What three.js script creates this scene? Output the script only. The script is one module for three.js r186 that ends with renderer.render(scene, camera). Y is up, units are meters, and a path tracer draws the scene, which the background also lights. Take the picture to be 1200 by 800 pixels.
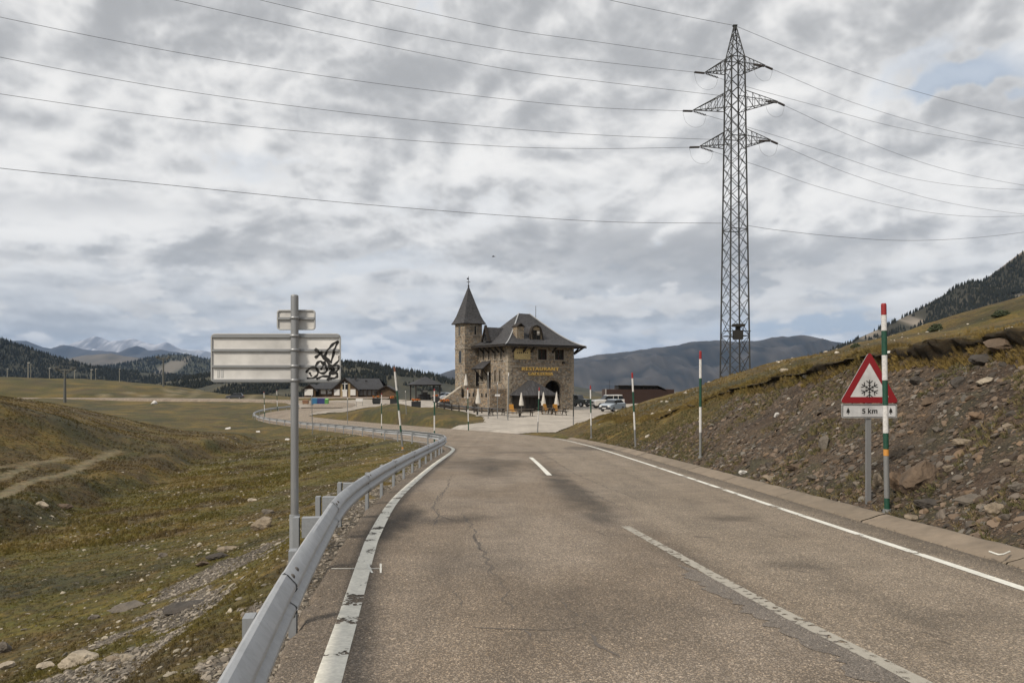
import * as THREE from 'three';
import { mergeGeometries, toCreasedNormals, mergeVertices } from 'three/addons/utils/BufferGeometryUtils.js';
import { TextGeometry } from 'three/addons/geometries/TextGeometry.js';
import { FontLoader } from 'three/addons/loaders/FontLoader.js';

// ---------------------------------------------------------------- camera, sky, sun, exposure
const scene = new THREE.Scene();
const F = 900, HORIZON = 445, EYE = 1.65;            // focal length and horizon row in photograph pixels, eye height
const camera = new THREE.PerspectiveCamera(2 * Math.atan(400 / F) * 180 / Math.PI, 1.5, 0.1, 60000);
camera.position.set(0, EYE, 0);
camera.setViewOffset(1200, 800, 0, -45, 1200, 800);   // level camera, slightly shifted lens
const renderer = new THREE.WebGLRenderer({ antialias: true });
renderer.setSize(1024, 682);
renderer.toneMapping = THREE.LinearToneMapping;
renderer.toneMappingExposure = 1.17;
renderer.shadowMap.enabled = true;
const sun = new THREE.DirectionalLight(new THREE.Color(1, 0.9, 0.77), 2.9);
sun.position.set(-90, 125, 62); sun.target.position.set(0, 0, -30);
sun.castShadow = true; sun.shadow.radius = 20; sun.shadow.mapSize.set(4096, 4096);
Object.assign(sun.shadow.camera, { left: -150, right: 150, top: 150, bottom: -150, near: 1, far: 500 });
scene.add(sun, sun.target);

let seed = 20240;
const rnd = () => { seed = (seed * 1664525 + 1013904223) >>> 0; return seed / 4294967296; };
const rr = (a, b) => a + (b - a) * rnd();
const PERM = new Uint8Array(512), GX = new Float32Array(256), GY = new Float32Array(256);
{ const p = [...Array(256).keys()]; for (let i = 255; i > 0; i--) { const j = Math.floor(rnd() * (i + 1)); [p[i], p[j]] = [p[j], p[i]]; } for (let i = 0; i < 512; i++) PERM[i] = p[i & 255]; for (let i = 0; i < 256; i++) { GX[i] = Math.cos(i * 2.399963) * 1.5; GY[i] = Math.sin(i * 2.399963) * 1.5; } }
function pn(x, y, z = 0) { // gradient noise, about -1..1; z picks another field
  x += z * 17.137; y += z * 31.713;
  const x0 = Math.floor(x), y0 = Math.floor(y), fx = x - x0, fy = y - y0, X = x0 & 255, Y = y0 & 255, A = PERM[X] + Y, B = PERM[X + 1] + Y;
  const a = PERM[A], b = PERM[B], c = PERM[A + 1], d = PERM[B + 1], u = fx * fx * fx * (fx * (fx * 6 - 15) + 10), v = fy * fy * fy * (fy * (fy * 6 - 15) + 10);
  const l = GX[a] * fx + GY[a] * fy, r = GX[b] * (fx - 1) + GY[b] * fy, m = GX[c] * fx + GY[c] * (fy - 1), n = GX[d] * (fx - 1) + GY[d] * (fy - 1), p = l + (r - l) * u, q = m + (n - m) * u;
  return p + (q - p) * v;
}
const fbm = (x, y, z, o = 5, g = 0.5) => { let s = 0, a = 1, n = 0; for (let i = 0; i < o; i++) { s += a * pn(x, y, z + i * 7.3); n += a; a *= g; x = x * 2.03 + 5.1; y = y * 2.03 + 1.7; } return s / n; };
const clamp = (x, a = 0, b = 1) => Math.min(b, Math.max(a, x));
const sst = (a, b, x) => { const t = clamp((x - a) / (b - a)); return t * t * (3 - 2 * t); };
const lerp = (a, b, t) => a + (b - a) * t;
const mix3 = (a, b, t) => [lerp(a[0], b[0], t), lerp(a[1], b[1], t), lerp(a[2], b[2], t)];

const lumps = (x, z) => { let s = 0, am = 1, fr = 2.6, n = 0; for (let o = 0; o < 7; o++) { s += am * (1 - 2.3 * Math.abs(pn(x * fr, z * fr, 1.3 + o * 3.7))); n += am; am *= 0.6; fr *= 2.05; } return s / n; };
{ // broken cloud deck, computed for the whole dome
  const W = 3072, H = 1536, data = new Float32Array(W * H * 4);
  // clouds that can be recognised in the photograph: column, row, half width, half height, lighter/darker, hole
  const marks = [[100, 285, 150, 30, 0.7, 0], [120, 245, 200, 26, -0.7, 0], [60, 330, 190, 24, -0.26, 0], [300, 355, 60, 10, -0.2, 0], [835, 300, 140, 36, -1.5, 0], [740, 285, 40, 30, -0.25, 0],
    [960, 330, 120, 26, -0.2, 0], [1150, 95, 90, 40, -0.1, 0.75], [1080, 70, 60, 30, 0, 0.35], [300, 190, 70, 16, 0, 0.25], [450, 290, 90, 16, -0.08, 0.3], [930, 240, 60, 22, 0.18, 0], [740, 300, 80, 26, 0.2, 0],
    [1080, 235, 120, 40, 0.18, 0], [220, 40, 150, 26, 0.16, 0], [480, 120, 160, 40, -0.12, 0], [650, 60, 160, 40, -0.1, 0], [350, 250, 200, 30, 0.1, 0], [1010, 150, 150, 40, 0.12, 0], [560, 230, 160, 24, 0.05, 0.12],
    [1000, 375, 120, 26, -0.05, 0.9], [700, 350, 120, 14, 0, 0.3], [400, 340, 120, 14, -0.08, 0.2], [780, 365, 60, 16, 0.3, 0], [460, 415, 60, 12, 0.26, 0], [780, 395, 46, 8, 0.25, 0], [120, 385, 100, 10, 0.12, 0]]
    .map(([u, v, a, b, l, h]) => ({ x: (u - 600) / F, y: (HORIZON - v) / F, a: a / F, b: b / F, l, h }));
  for (let j = H / 2 - 8; j < H; j++) {
    const el = ((j + 0.5) / H - 0.5) * Math.PI, ce = Math.cos(el), se = Math.sin(el);
    for (let i = 0; i < W; i++) {
      const az = ((i + 0.5) / W - 0.5) * 2 * Math.PI, dx = ce * Math.cos(az), dz = ce * Math.sin(az), h = Math.max(se, 0);
      const px = az * 1.75 + 3, pz = -1.35 * Math.log(h + 0.14);                    // lumps flatten towards the horizon
      const wx = fbm(px * 1.2, pz * 1.2, 3.1, 3), wz = fbm(px * 1.2, pz * 1.2, 9.7, 3), qx = px + wx * 0.1, qz = pz + wz * 0.1;
      const heap0 = lumps(qx, qz), lit = heap0 - lumps(qx - 0.04, qz - 0.045);              // lumps brighter on the side that faces the sun
      let d = fbm(qx * 1.5, qz * 1.9, 2.9, 5, 0.55) * 1.1 + fbm(px * 0.6 + 4, pz * 0.6, 5.5, 3) * 0.7;
      const wisp = 1.1 * (heap0 - 0.36) + 2.0 * lit;
      let hole = sst(0.42, 0.75, fbm(px * 0.6 - 3, pz * 0.6 + 8, 12.5, 5) + 0.12 * wisp + 0.12);
      if (dz < -0.2) {
        const sx = dx / -dz, sy = se / -dz;
        const jx = sx + wx * 0.05 + wisp * 0.018, jy = sy + wz * 0.02 + wisp * 0.012;
        for (const m of marks) { const q = ((jx - m.x) / m.a) ** 2 + ((jy - m.y) / m.b) ** 2; if (q < 9) { const w = Math.exp(-q * 1.1) * (0.75 + 0.7 * wisp); d += m.l * w * 1.3; hole = Math.max(hole, m.h * clamp(w * 1.3) * sst(-0.35, 0.15, wisp + (w - 0.5))); } }
      }
      // heaps of cumulus low over the horizon, seen from the side
      const low = sst(0.2, 0.045, se); let heap = 0, heapM = 0, streak = 0, hl = 0; if (low > 0) { const aa = az * 9, ee = se * 24;
      heap = fbm(aa * 1.0, ee * 1.15, 21.5, 6, 0.56) + 0.25 * fbm(aa * 3.3, ee * 3.3, 31.5, 4, 0.6);
      heapM = sst(0.03, 0.2, heap + 0.04) * low * sst(0.0, 0.02, se);
      streak = fbm(az * 4, se * 60, 41.5, 4);
      hl = 0.5 + 0.5 * clamp(0.5 + heap * 1.3 + (heap - fbm(aa, (ee - 0.55) * 1.15, 21.5, 4, 0.56)) * -0.8); }
      let L = 0.585 + 0.34 * d + 0.26 * wisp;
      L = 0.6 + 0.22 * Math.tanh((L - 0.57) / 0.29);
      const warm = clamp((L - 0.4) * 2);
      let c = mix3([0.975, 0.988, 1.008], [1.0, 0.982, 0.95], warm).map((x) => x * L);
      const blue = mix3([0.34, 0.43, 0.54], [0.23, 0.32, 0.46], sst(0.05, 0.5, se));
      c = mix3(c, blue, clamp(hole) * 0.85);
      const band = low * clamp(0.62 + 0.5 * streak);
      c = mix3(c, [0.40, 0.435, 0.47], band * 0.7);                      // pale air under the deck
      c = mix3(c, [0.86 * hl, 0.845 * hl, 0.82 * hl], heapM * 0.9);
      const o = (j * W + i) * 4; data[o] = c[0]; data[o + 1] = c[1]; data[o + 2] = c[2]; data[o + 3] = 1;
    }
  }
  for (let j = 0; j < H / 2 - 8; j++) for (let i = 0; i < W; i++) { const o = (j * W + i) * 4; data[o] = 0.3; data[o + 1] = 0.3; data[o + 2] = 0.29; data[o + 3] = 1; }
  const sky = new THREE.DataTexture(data, W, H, THREE.RGBAFormat, THREE.FloatType);
  sky.mapping = THREE.EquirectangularReflectionMapping; sky.magFilter = THREE.LinearFilter; sky.needsUpdate = true;
  scene.background = sky; scene.environment = sky;
}
scene.fog = new THREE.FogExp2(new THREE.Color(0.34, 0.58, 1.0), 0.000032);
console.log('sky done');

// ---------------------------------------------------------------- helpers
const taken = new Map();
function numbered(name) { const n = taken.get(name) ?? 0; taken.set(name, n + 1); return n ? `${name}_${String(n).padStart(3, '0')}` : name; }
function shade(o) { o.castShadow = true; o.receiveShadow = true; return o; }
function part(name, geometry, material, parent) { const m = shade(new THREE.Mesh(geometry, material)); m.name = name; if (parent) parent.add(m); return m; }
function tag(o, label, category, group) { o.userData.label = label; o.userData.category = category; if (group) o.userData.group = group; return o; }
function thing(name, label, category, x = 0, y = 0, z = 0, turn = 0, group) { const g = new THREE.Group(); g.name = numbered(name); g.position.set(x, y, z); g.rotation.y = turn; scene.add(g); return tag(g, label, category, group); }
function single(name, geometry, material, label, category, group) { const m = part(numbered(name), geometry, material); scene.add(m); return tag(m, label, category, group); }
function structure(name, geometry, material, label, category) { const m = part(numbered(name), geometry, material); scene.add(m); tag(m, label, category); m.userData.kind = 'structure'; return m; }
function copyOf(o, x, y, z, turn, label, group) { const c = o.clone(); c.name = numbered(o.name.replace(/_\d{3}$/, '')); c.userData = { ...o.userData }; c.position.set(x, y, z); c.rotation.y = turn; if (label) c.userData.label = label; if (group) c.userData.group = group; scene.add(c); return c; }
const box = (w, h, d, x = 0, y = 0, z = 0) => new THREE.BoxGeometry(w, h, d).translate(x, y, z);
const cyl = (r1, r2, h, n, x = 0, y = 0, z = 0) => new THREE.CylinderGeometry(r1, r2, h, n).translate(x, y, z);
function bar(a, b, w, d = w) { // a straight bar between two points
  const A = new THREE.Vector3(...a), B = new THREE.Vector3(...b), dir = B.clone().sub(A), l = dir.length();
  const g = new THREE.BoxGeometry(w, l, d);
  g.applyQuaternion(new THREE.Quaternion().setFromUnitVectors(new THREE.Vector3(0, 1, 0), dir.normalize()));
  return g.translate((a[0] + b[0]) / 2, (a[1] + b[1]) / 2, (a[2] + b[2]) / 2);
}
const tube = (pts, r, n = 24, k = 6) => new THREE.TubeGeometry(new THREE.CatmullRomCurve3(pts.map((p) => new THREE.Vector3(...p))), n, r, k, false);
const lin = (r, g, b) => new THREE.Color().setRGB(r, g, b);
const M = (color, roughness = 0.85, extra = {}) => new THREE.MeshStandardMaterial({ color: Array.isArray(color) ? lin(...color) : color, roughness, metalness: 0, ...extra });
function metreUV(g) { // box-projected uv in metres
  g = g.index ? g.toNonIndexed() : g; const p = g.attributes.position, uv = new Float32Array(p.count * 2), A = new THREE.Vector3(), B = new THREE.Vector3(), C = new THREE.Vector3();
  for (let i = 0; i < p.count; i += 3) { A.fromBufferAttribute(p, i); B.fromBufferAttribute(p, i + 1).sub(A); C.fromBufferAttribute(p, i + 2).sub(A); B.cross(C); const x = Math.abs(B.x), y = Math.abs(B.y), z = Math.abs(B.z); for (let k = 0; k < 3; k++) { const q = i + k; uv[q * 2] = x > y && x > z ? p.getZ(q) : p.getX(q); uv[q * 2 + 1] = y >= x && y >= z ? p.getZ(q) : p.getY(q); } }
  g.setAttribute('uv', new THREE.BufferAttribute(uv, 2)); return g;
}
function meshOf(pos, idx, uv, col, groups) {
  const g = new THREE.BufferGeometry();
  g.setAttribute('position', new THREE.Float32BufferAttribute(pos, 3));
  if (uv) g.setAttribute('uv', new THREE.Float32BufferAttribute(uv, 2));
  if (col) g.setAttribute('color', new THREE.Float32BufferAttribute(col, 3));
  g.setIndex(idx); if (groups) for (const q of groups) g.addGroup(...q);
  g.computeVertexNormals(); return g;
}

// ---------------------------------------------------------------- textures
function tex(size, fill, { srgb = true, repeat = 1 } = {}) {
  const data = new Uint8Array(size * size * 4);
  fill(data, size);
  const t = new THREE.DataTexture(data, size, size, THREE.RGBAFormat, THREE.UnsignedByteType);
  t.wrapS = t.wrapT = THREE.RepeatWrapping; t.magFilter = THREE.LinearFilter; t.minFilter = THREE.LinearMipmapLinearFilter; t.generateMipmaps = true;
  if (srgb) t.colorSpace = THREE.SRGBColorSpace;
  t.repeat.set(repeat, repeat); t.needsUpdate = true; return t;
}
const toS = (x) => 255 * (x <= 0.0031308 ? 12.92 * x : 1.055 * Math.pow(clamp(x), 1 / 2.4) - 0.055);
function grid(size, fn) { const a = new Float32Array(size * size); for (let j = 0; j < size; j++) for (let i = 0; i < size; i++) a[j * size + i] = fn(i, j); return a; }
function tileNoise(size, cells, octaves = 4) { // periodic value noise in 0..1
  const a = new Float32Array(size * size); let amp = 1, sum = 0;
  for (let o = 0; o < octaves; o++) {
    const n = cells << o, lat = new Float32Array(n * n); for (let i = 0; i < n * n; i++) lat[i] = rnd();
    for (let j = 0; j < size; j++) {
      const y = j / size * n, y0 = y | 0, fy = y - y0, ty = fy * fy * (3 - 2 * fy), y1 = (y0 + 1) % n;
      for (let i = 0; i < size; i++) { const x = i / size * n, x0 = x | 0, fx = x - x0, tx = fx * fx * (3 - 2 * fx), x1 = (x0 + 1) % n; a[j * size + i] += amp * lerp(lerp(lat[y0 * n + x0], lat[y0 * n + x1], tx), lerp(lat[y1 * n + x0], lat[y1 * n + x1], tx), ty); }
    }
    sum += amp; amp *= 0.55;
  }
  for (let i = 0; i < a.length; i++) a[i] /= sum; return a;
}
function chips(size, count, r0, r1, out) { // angular chips, wrapped round the tile: out(index, chip value, how far inside 0..1)
  for (let k = 0; k < count; k++) {
    const cx = rnd() * size, cy = rnd() * size, r = r0 * Math.pow(r1 / r0, Math.pow(rnd(), 2.2)), e = rr(0.45, 1), t = rnd() * Math.PI, ct = Math.cos(t), st = Math.sin(t), v = rnd();
    const cut = [rr(0.6, 1), rr(0.6, 1), rr(0.6, 1)], ca = [rnd() * 6.28, rnd() * 6.28, rnd() * 6.28];
    const R = Math.ceil(r);
    for (let y = -R; y <= R; y++) for (let x = -R; x <= R; x++) {
      const a = (x * ct + y * st) / r, b = (-x * st + y * ct) / (r * e), q = a * a + b * b; if (q > 1) continue;
      let inside = 1 - q; for (let m = 0; m < 3; m++) { const s = cut[m] - (a * Math.cos(ca[m]) + b * Math.sin(ca[m])); if (s < 0) inside = -1; else inside = Math.min(inside, s * 2); }
      if (inside > 0) out((((cy + y | 0) + size) % size) * size + (((cx + x | 0) + size) % size), v, inside);
    }
  }
}
function colourAndBump(size, color, height) { // color(i) -> linear rgb, height in 0..1
  const map = tex(size, (d) => { for (let i = 0; i < size * size; i++) { const c = color(i); d[i * 4] = toS(c[0]); d[i * 4 + 1] = toS(c[1]); d[i * 4 + 2] = toS(c[2]); d[i * 4 + 3] = 255; } });
  const bump = height && tex(size, (d) => { for (let i = 0; i < size * size; i++) { d[i * 4] = d[i * 4 + 1] = d[i * 4 + 2] = clamp(height[i]) * 255; d[i * 4 + 3] = 255; } }, { srgb: false });
  return { map, bump };
}
// chip-seal asphalt, 2 m a tile
const asphaltTex = (() => {
  const S = 1024, v = new Float32Array(S * S).fill(0.2), h = new Float32Array(S * S).fill(0.1), hue = new Float32Array(S * S).fill(0.5), n = tileNoise(S, 6, 6);
  chips(S, 60000, 1.6, 5.5, (i, c, k) => { v[i] = 0.29 + 0.4 * Math.pow(c, 1.3) + (c > 0.965 ? 0.32 : 0); h[i] = 0.35 + 0.5 * Math.min(1, k * 1.6) * (0.6 + 0.4 * c); hue[i] = (c * 7.7) % 1; });
  return colourAndBump(S, (i) => { const l = v[i] * (0.82 + 0.36 * n[i]), w = hue[i] - 0.5; return [l * (1 + 0.1 * w), l, l * (1 - 0.16 * w)]; }, h);
})();
// short pasture, 2.4 m a tile
const grassTex = (() => {
  const S = 1024, v = new Float32Array(S * S), g = new Float32Array(S * S), h = new Float32Array(S * S), n = tileNoise(S, 5, 7), n2 = tileNoise(S, 12, 5), n3 = tileNoise(S, 22, 5);
  for (let i = 0; i < S * S; i++) { v[i] = 0.1 + 0.62 * n3[i]; g[i] = n2[i]; h[i] = 0.6 * n3[i]; }
  for (let k = 0; k < 26000; k++) {
    let x = rnd() * S, y = rnd() * S; const a = rnd() * 6.283, dx = Math.cos(a), dy = Math.sin(a), l = rr(4, 13), b = 0.2 + 0.75 * Math.pow(rnd(), 1.3), gg = rnd(), hh = rr(0.3, 1);
    for (let s = 0; s < l; s++) { const i = (((y | 0) + S) % S) * S + (((x | 0) + S) % S); v[i] = 0.45 * v[i] + 0.55 * b * (0.4 + 1.1 * n3[i]); g[i] = 0.5 * g[i] + 0.5 * gg; h[i] = 0.5 * h[i] + 0.5 * hh; x += dx; y += dy; }
  }
  return colourAndBump(S, (i) => { const t = clamp(g[i] * 1.6 - 0.3), c = mix3([0.72, 0.86, 0.62], [1.18, 1.0, 0.72], t); return c.map((x) => x * v[i] * 1.15); }, h);
})();
// broken shale, 3 m a tile
const screeTex = (() => {
  const S = 1024, v = new Float32Array(S * S), h = new Float32Array(S * S), hue = new Float32Array(S * S).fill(0.5), n = tileNoise(S, 5, 7);
  for (let i = 0; i < S * S; i++) { v[i] = 0.2 + 0.34 * n[i]; h[i] = 0.3 * n[i]; }
  chips(S, 21000, 1.5, 15, (i, c, k) => { v[i] = 0.22 + 0.55 * Math.pow(c, 2) + (c > 0.97 ? 0.25 : 0); h[i] = 0.4 + 0.5 * c * Math.min(1, k * 3); hue[i] = (c * 9.1) % 1; });
  return colourAndBump(S, (i) => { const l = v[i] * (0.75 + 0.5 * n[i]), w = hue[i] - 0.5; return [l * (1 + 0.2 * w), l, l * (1 - 0.2 * w)]; }, h);
})();
// coursed rubble masonry too small to tell apart, 4 m a tile
const masonryTex = (() => {
  const S = 1024, rows = 20, v = new Float32Array(S * S), h = new Float32Array(S * S), hue = new Float32Array(S * S), n = tileNoise(S, 16, 6), warp = tileNoise(S, 12, 3);
  const cuts = []; for (let r = 0; r < rows; r++) { const c = []; let x = rnd() * 30; while (x < S) { c.push(x); x += rr(34, 96); } cuts.push(c.map((p) => [p, rnd(), rnd()])); }
  for (let j = 0; j < S; j++) for (let i = 0; i < S; i++) {
    const k = j * S + i, y = (j + (warp[k] - 0.5) * 26 + S) % S, r = Math.floor(y / S * rows) % rows, fy = y / S * rows - Math.floor(y / S * rows), x = (i + (warp[(k + 517 * S + 311) % (S * S)] - 0.5) * 24 + S) % S;
    const c = cuts[r]; let m = c.length - 1; for (let q = 0; q < c.length; q++) if (c[q][0] <= x) m = q; else break; if (x < c[0][0]) m = c.length - 1;
    const left = c[m][0], right = c[(m + 1) % c.length][0], e = Math.min((x - left + S) % S, (right - x + S) % S, fy * S / rows, (1 - fy) * S / rows);
    const edge = sst(1.2, 4.5, e); v[k] = lerp(0.26, 0.32 + 0.42 * c[m][1], edge) * (0.65 + 0.7 * n[k]); h[k] = edge * (0.55 + 0.3 * c[m][2]) + 0.15 * n[k]; hue[k] = lerp(0.5, c[m][2], edge);
  }
  return colourAndBump(S, (i) => { const l = v[i], w = hue[i] - 0.5; return [l * (1.04 + 0.24 * w), l, l * (0.96 - 0.3 * w)]; }, h);
})();
// small slates, 3 m a tile
const slateTex = (() => {
  const S = 512, rows = 24, n = tileNoise(S, 8, 6), off = [], val = []; for (let r = 0; r < rows; r++) { off.push(rnd() * 20); const a = []; for (let q = 0; q < 24; q++) a.push(rnd()); val.push(a); }
  const v = grid(S, (i, j) => { const r = Math.floor(j / S * rows), f = j / S * rows - r, x = ((i + off[r]) % S) / S * 24, q = Math.floor(x), fx = x - q, e = Math.min(f * 21, fx * 21, (1 - fx) * 21); return (0.5 + 0.6 * val[r][q]) * (0.7 + 0.6 * n[j * S + i]) * (e < 1.2 ? 0.55 : 1); });
  return colourAndBump(S, (i) => [v[i] * 0.7, v[i] * 0.71, v[i] * 0.73], v.map((x) => x * 0.6));
})();
const noiseTex = (() => { const S = 512, n = tileNoise(S, 4, 8), m = tileNoise(S, 24, 4); return colourAndBump(S, (i) => { const l = 0.8 + 0.5 * (n[i] - 0.5) + 0.25 * (m[i] - 0.5); return [l, l, l]; }, n); })();
const galvTex = (() => { const S = 512, n = tileNoise(S, 6, 6), v = new Float32Array(S * S).fill(0.6); chips(S, 2600, 5, 22, (i, c) => { v[i] = 0.57 + 0.08 * c; }); return colourAndBump(S, (i) => { const l = v[i] * (0.88 + 0.24 * n[i]); return [l * 0.98, l, l * 1.02]; }, n); })();
const woodTex = (() => { const S = 256, n = tileNoise(S, 4, 6), r = new Float32Array(S); for (let j = 0; j < S; j++) r[j] = rnd(); return colourAndBump(S, (i) => { const j = (i / S) | 0, l = 0.45 + 0.3 * r[j >> 1] + 0.4 * (n[i] - 0.5); return [l, l, l]; }, n); })();
// worn road paint: alpha where the paint is gone
const wornTex = (() => { const S = 1024, n = tileNoise(S, 8, 7), m = tileNoise(S, 90, 3); return tex(S, (d) => { for (let i = 0; i < S * S; i++) { const l = 228 + 30 * (n[i] - 0.5) + 40 * (m[i] - 0.5); d[i * 4] = l; d[i * 4 + 1] = l; d[i * 4 + 2] = l - 6; d[i * 4 + 3] = 255 * clamp(0.5 + (n[i] - 0.36) * 5 + (m[i] - 0.5) * 1.6); } }); })();
const rep = (t, k, l = k) => { const c = t.clone(); c.repeat.set(k, l); c.needsUpdate = true; return c; };
console.log('textures done');

// ---------------------------------------------------------------- terrain
// x to the right, D (depth) away from the camera; z = -D. P turns a photograph pixel at a known depth into a point.
const P = (u, v, D) => [(u - 600) / F * D, EYE + (HORIZON - v) / F * D, -D];
// road rows: left edge line x, D, right edge line x, D, heights of both
const ROWS = [[0.5, -9, 4.95, -9, 0.4, 0.4], [-0.5, 0, 4.88, 0, 0, 0], [-1.13, 4.7, 4.86, 4.7], [-1.34, 6.3, 4.84, 6.3], [-1.7, 9, 4.79, 9], [-1.89, 10.6, 4.75, 10.6], [-2.2, 14.1, 4.67, 14.1], [-2.37, 18, 4.6, 18.3], [-2.53, 25, 4.45, 25.6], [-2.62, 33, 4.2, 34.5], [-2.88, 37, 3.85, 41.5],
  [-3.75, 41.2, 3.2, 48, -1.84, -2.1], [-5.3, 46, 2.2, 53, -2.1, -2.32], [-7.6, 52, 0.2, 58.5, -2.38, -2.5], [-11.7, 62, -4.4, 66.5, -2.75, -2.72], [-17.8, 76, -10.7, 79.5, -3.3, -3.15], [-24.3, 90, -17.4, 93, -3.85, -3.58], [-34, 107, -26.5, 108, -4.15, -3.85], [-39.7, 120, -31.9, 118.5, -4.15, -3.9], [-42.3, 135, -34.6, 133.5, -4.0, -3.9], [-41.5, 152, -33.5, 151, -3.95, -3.9]]
  .map((r) => r.length > 4 ? r : [...r, -0.0444 * r[1], -0.0444 * r[3]]);
const curve2 = (pts) => new THREE.CatmullRomCurve3(pts.map((p) => new THREE.Vector3(...p)), false, 'centripetal');
// sample rows densely with one shared parameter (Catmull-Rom on every column)
function sampleRows(rows, per) {
  const out = [], n = rows.length, c = (a, b, cc, d, t) => 0.5 * (2 * b + (cc - a) * t + (2 * a - 5 * b + 4 * cc - d) * t * t + (3 * b - a - 3 * cc + d) * t * t * t);
  for (let i = 0; i < n - 1; i++) { const r0 = rows[Math.max(0, i - 1)], r1 = rows[i], r2 = rows[i + 1], r3 = rows[Math.min(n - 1, i + 2)]; const len = Math.hypot(r2[0] - r1[0], r2[1] - r1[1]), m = Math.max(2, Math.round(len * per)); for (let k = 0; k < m; k++) out.push(r1.map((_, q) => c(r0[q], r1[q], r2[q], r3[q], k / m))); }
  out.push(rows[n - 1].slice()); return out;
}
const ROAD = sampleRows(ROWS, 4);
// the far road on to the left
const FAR = sampleRows([[-41.5, 152, -33.5, 151, -3.95, -3.9], [-44, 172, -36.5, 176, -3.95, -3.9], [-54, 191, -48, 197, -3.95, -3.95], [-76, 204, -74, 211, -3.75, -3.7], [-110, 212, -109, 219, -3.7, -3.65], [-170, 222, -169, 229, -3.6, -3.6], [-260, 236, -259, 243, -2.5, -2.5]], 1);
const roadPts = (() => { const all = [...ROAD, ...FAR], mid = all.map((r) => [(r[0] + r[2]) / 2, (r[1] + r[3]) / 2]); return all.map((r, i) => { const a = mid[Math.max(0, i - 2)], b = mid[Math.min(all.length - 1, i + 2)], tx = b[0] - a[0], td = b[1] - a[1], l = Math.hypot(tx, td) || 1, nx = td / l, nd = -tx / l; return { x: mid[i][0], d: mid[i][1], nx, nd, hw: Math.abs((r[2] - r[0]) * nx + (r[3] - r[1]) * nd) / 2, yl: r[4], yr: r[5] }; }); })();
const EDGE_L = [...ROAD, ...FAR].map((r) => [r[0], r[1]]), EDGE_R = [...ROAD, ...FAR].map((r) => [r[2], r[3]]);
function nearRoad(x, d) { let best = 1e9, b = null; for (const p of roadPts) { const q = (p.x - x) ** 2 + (p.d - d) ** 2; if (q < best) { best = q; b = p; } } const s = (x - b.x) * b.nx + (d - b.d) * b.nd; return { p: b, s, dist: Math.sqrt(best), y: d < 44 ? -0.0444 * d : lerp(-0.0444 * d, lerp(b.yl, b.yr, clamp(s / b.hw * 0.5 + 0.5)), sst(44, 50, d)) }; }
function beyond(E, x, d, sign) { let best = 1e9, k = 0; for (let i = 0; i < E.length; i++) { const q = (E[i][0] - x) ** 2 + (E[i][1] - d) ** 2; if (q < best) { best = q; k = i; } } const a = E[Math.max(0, k - 1)], b = E[Math.min(E.length - 1, k + 1)], l = Math.hypot(b[0] - a[0], b[1] - a[1]) || 1; return sign * ((x - E[k][0]) * (b[1] - a[1]) - (d - E[k][1]) * (b[0] - a[0])) / l; } // metres outside the left (-1) or right (1) edge line
// control heights of the land left of the right-hand bank
const CP = [];
for (const d of [-9, 0, 6, 12, 20, 28, 36, 44]) for (const x of d > 10 ? [-2.6, 1, 5] : [-0.9 - d * 0.08, 2, 6]) CP.push([x, d, -0.0444 * d - (x < 0 ? 0.12 : 0)]);
for (const r of [...ROWS.slice(11)]) { CP.push([r[0], r[1], r[4] - 0.05], [r[2], r[3], r[5]]); }
CP.push([-5.3, -2, -1.2], [-3.6, 2, -0.95], [-5.3, 8, -1.55], [-4.0, 6.5, -1.0], [-3.3, 9, -0.95], [-9.3, 13.9, -2.3], [-16.6, 24.9, -3.2], [-5.1, 11.5, -1.6], [-9.7, 21.9, -2.6], [-5.7, 17.2, -1.7], [-12.1, 36.4, -3.0], [-18, 41, -3.5], [-23, 36, -3.5], [-10, 5, -2.2], [-20, 10, -2.8], [-40, 20, -2.6], [-30, 45, -0.75], [-27.5, 45, -1.75], [-25, 45, -3.1], [-22, 44, -3.7], [-36, 48, -0.2], [-45, 50, 0.4], [-60, 50, 0.6], [-36, 66, -1.9], [-30, 62, -3.2], [-50, 70, -0.6],
  [-34, 75, -3.5], [-8.3, 37, -2.35], [-6, 30, -2.0], [-12, 54, -2.95], [-8, 46, -2.45], [-30, 91, -4.3], [-42, 96, -4.35], [-53, 95, -4.2], [-75, 110, -3.8], [-75, 150, -4.7], [-110, 150, -4.5], [-55, 125, -4.5], [-60, 172, -4.7], [-90, 180, -4.8], [-135, 196, -4.2], [-117, 193, -3.6], [-100, 193, -4.8], [-76, 207, -3.95], [-110, 215.5, -3.9], [-48, 194, -4.05], [-150, 222, -3.7], [-187, 280, 2.9], [-155, 280, 2.0], [-120, 270, -0.4], [-83, 255, -3.2], [-56, 232, -3.7], [-40, 215, -3.7], [-30, 190, -3.75], [-10, 200, -3.0], [20, 220, -3.2],
  [-20, 150, -2.4], [-10, 150, -2.3], [4, 140, -2.4], [-4, 100, -2.42], [2, 90, -2.42], [8, 92, -2.45], [4, 75, -2.44], [2, 64, -2.46], [14, 110, -2.45], [16, 130, -2.5], [30, 150, -2.4], [-13, 108, -2.35], [-8, 104, -2.4], [-15, 120, -2.4], [-22, 128, -2.9], [-26, 140, -3.4],
  [-16.5, 99, -1.75], [-13, 97, -1.7], [-9.5, 90, -1.75], [-6.5, 84, -2.05], [-20, 106, -2.4], [-3, 74, -2.45], [-60, 320, -10], [-180, 320, -1.5], [-110, 320, -7], [100, 320, -8], [-300, 300, 5], [-220, 180, 0.5], [-300, 100, 1], [-140, 100, -2.5], [-140, 60, -1]);
const wx_ = (x) => Math.asinh(x / 10), wd_ = (d) => Math.asinh(d / 10);
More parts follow.
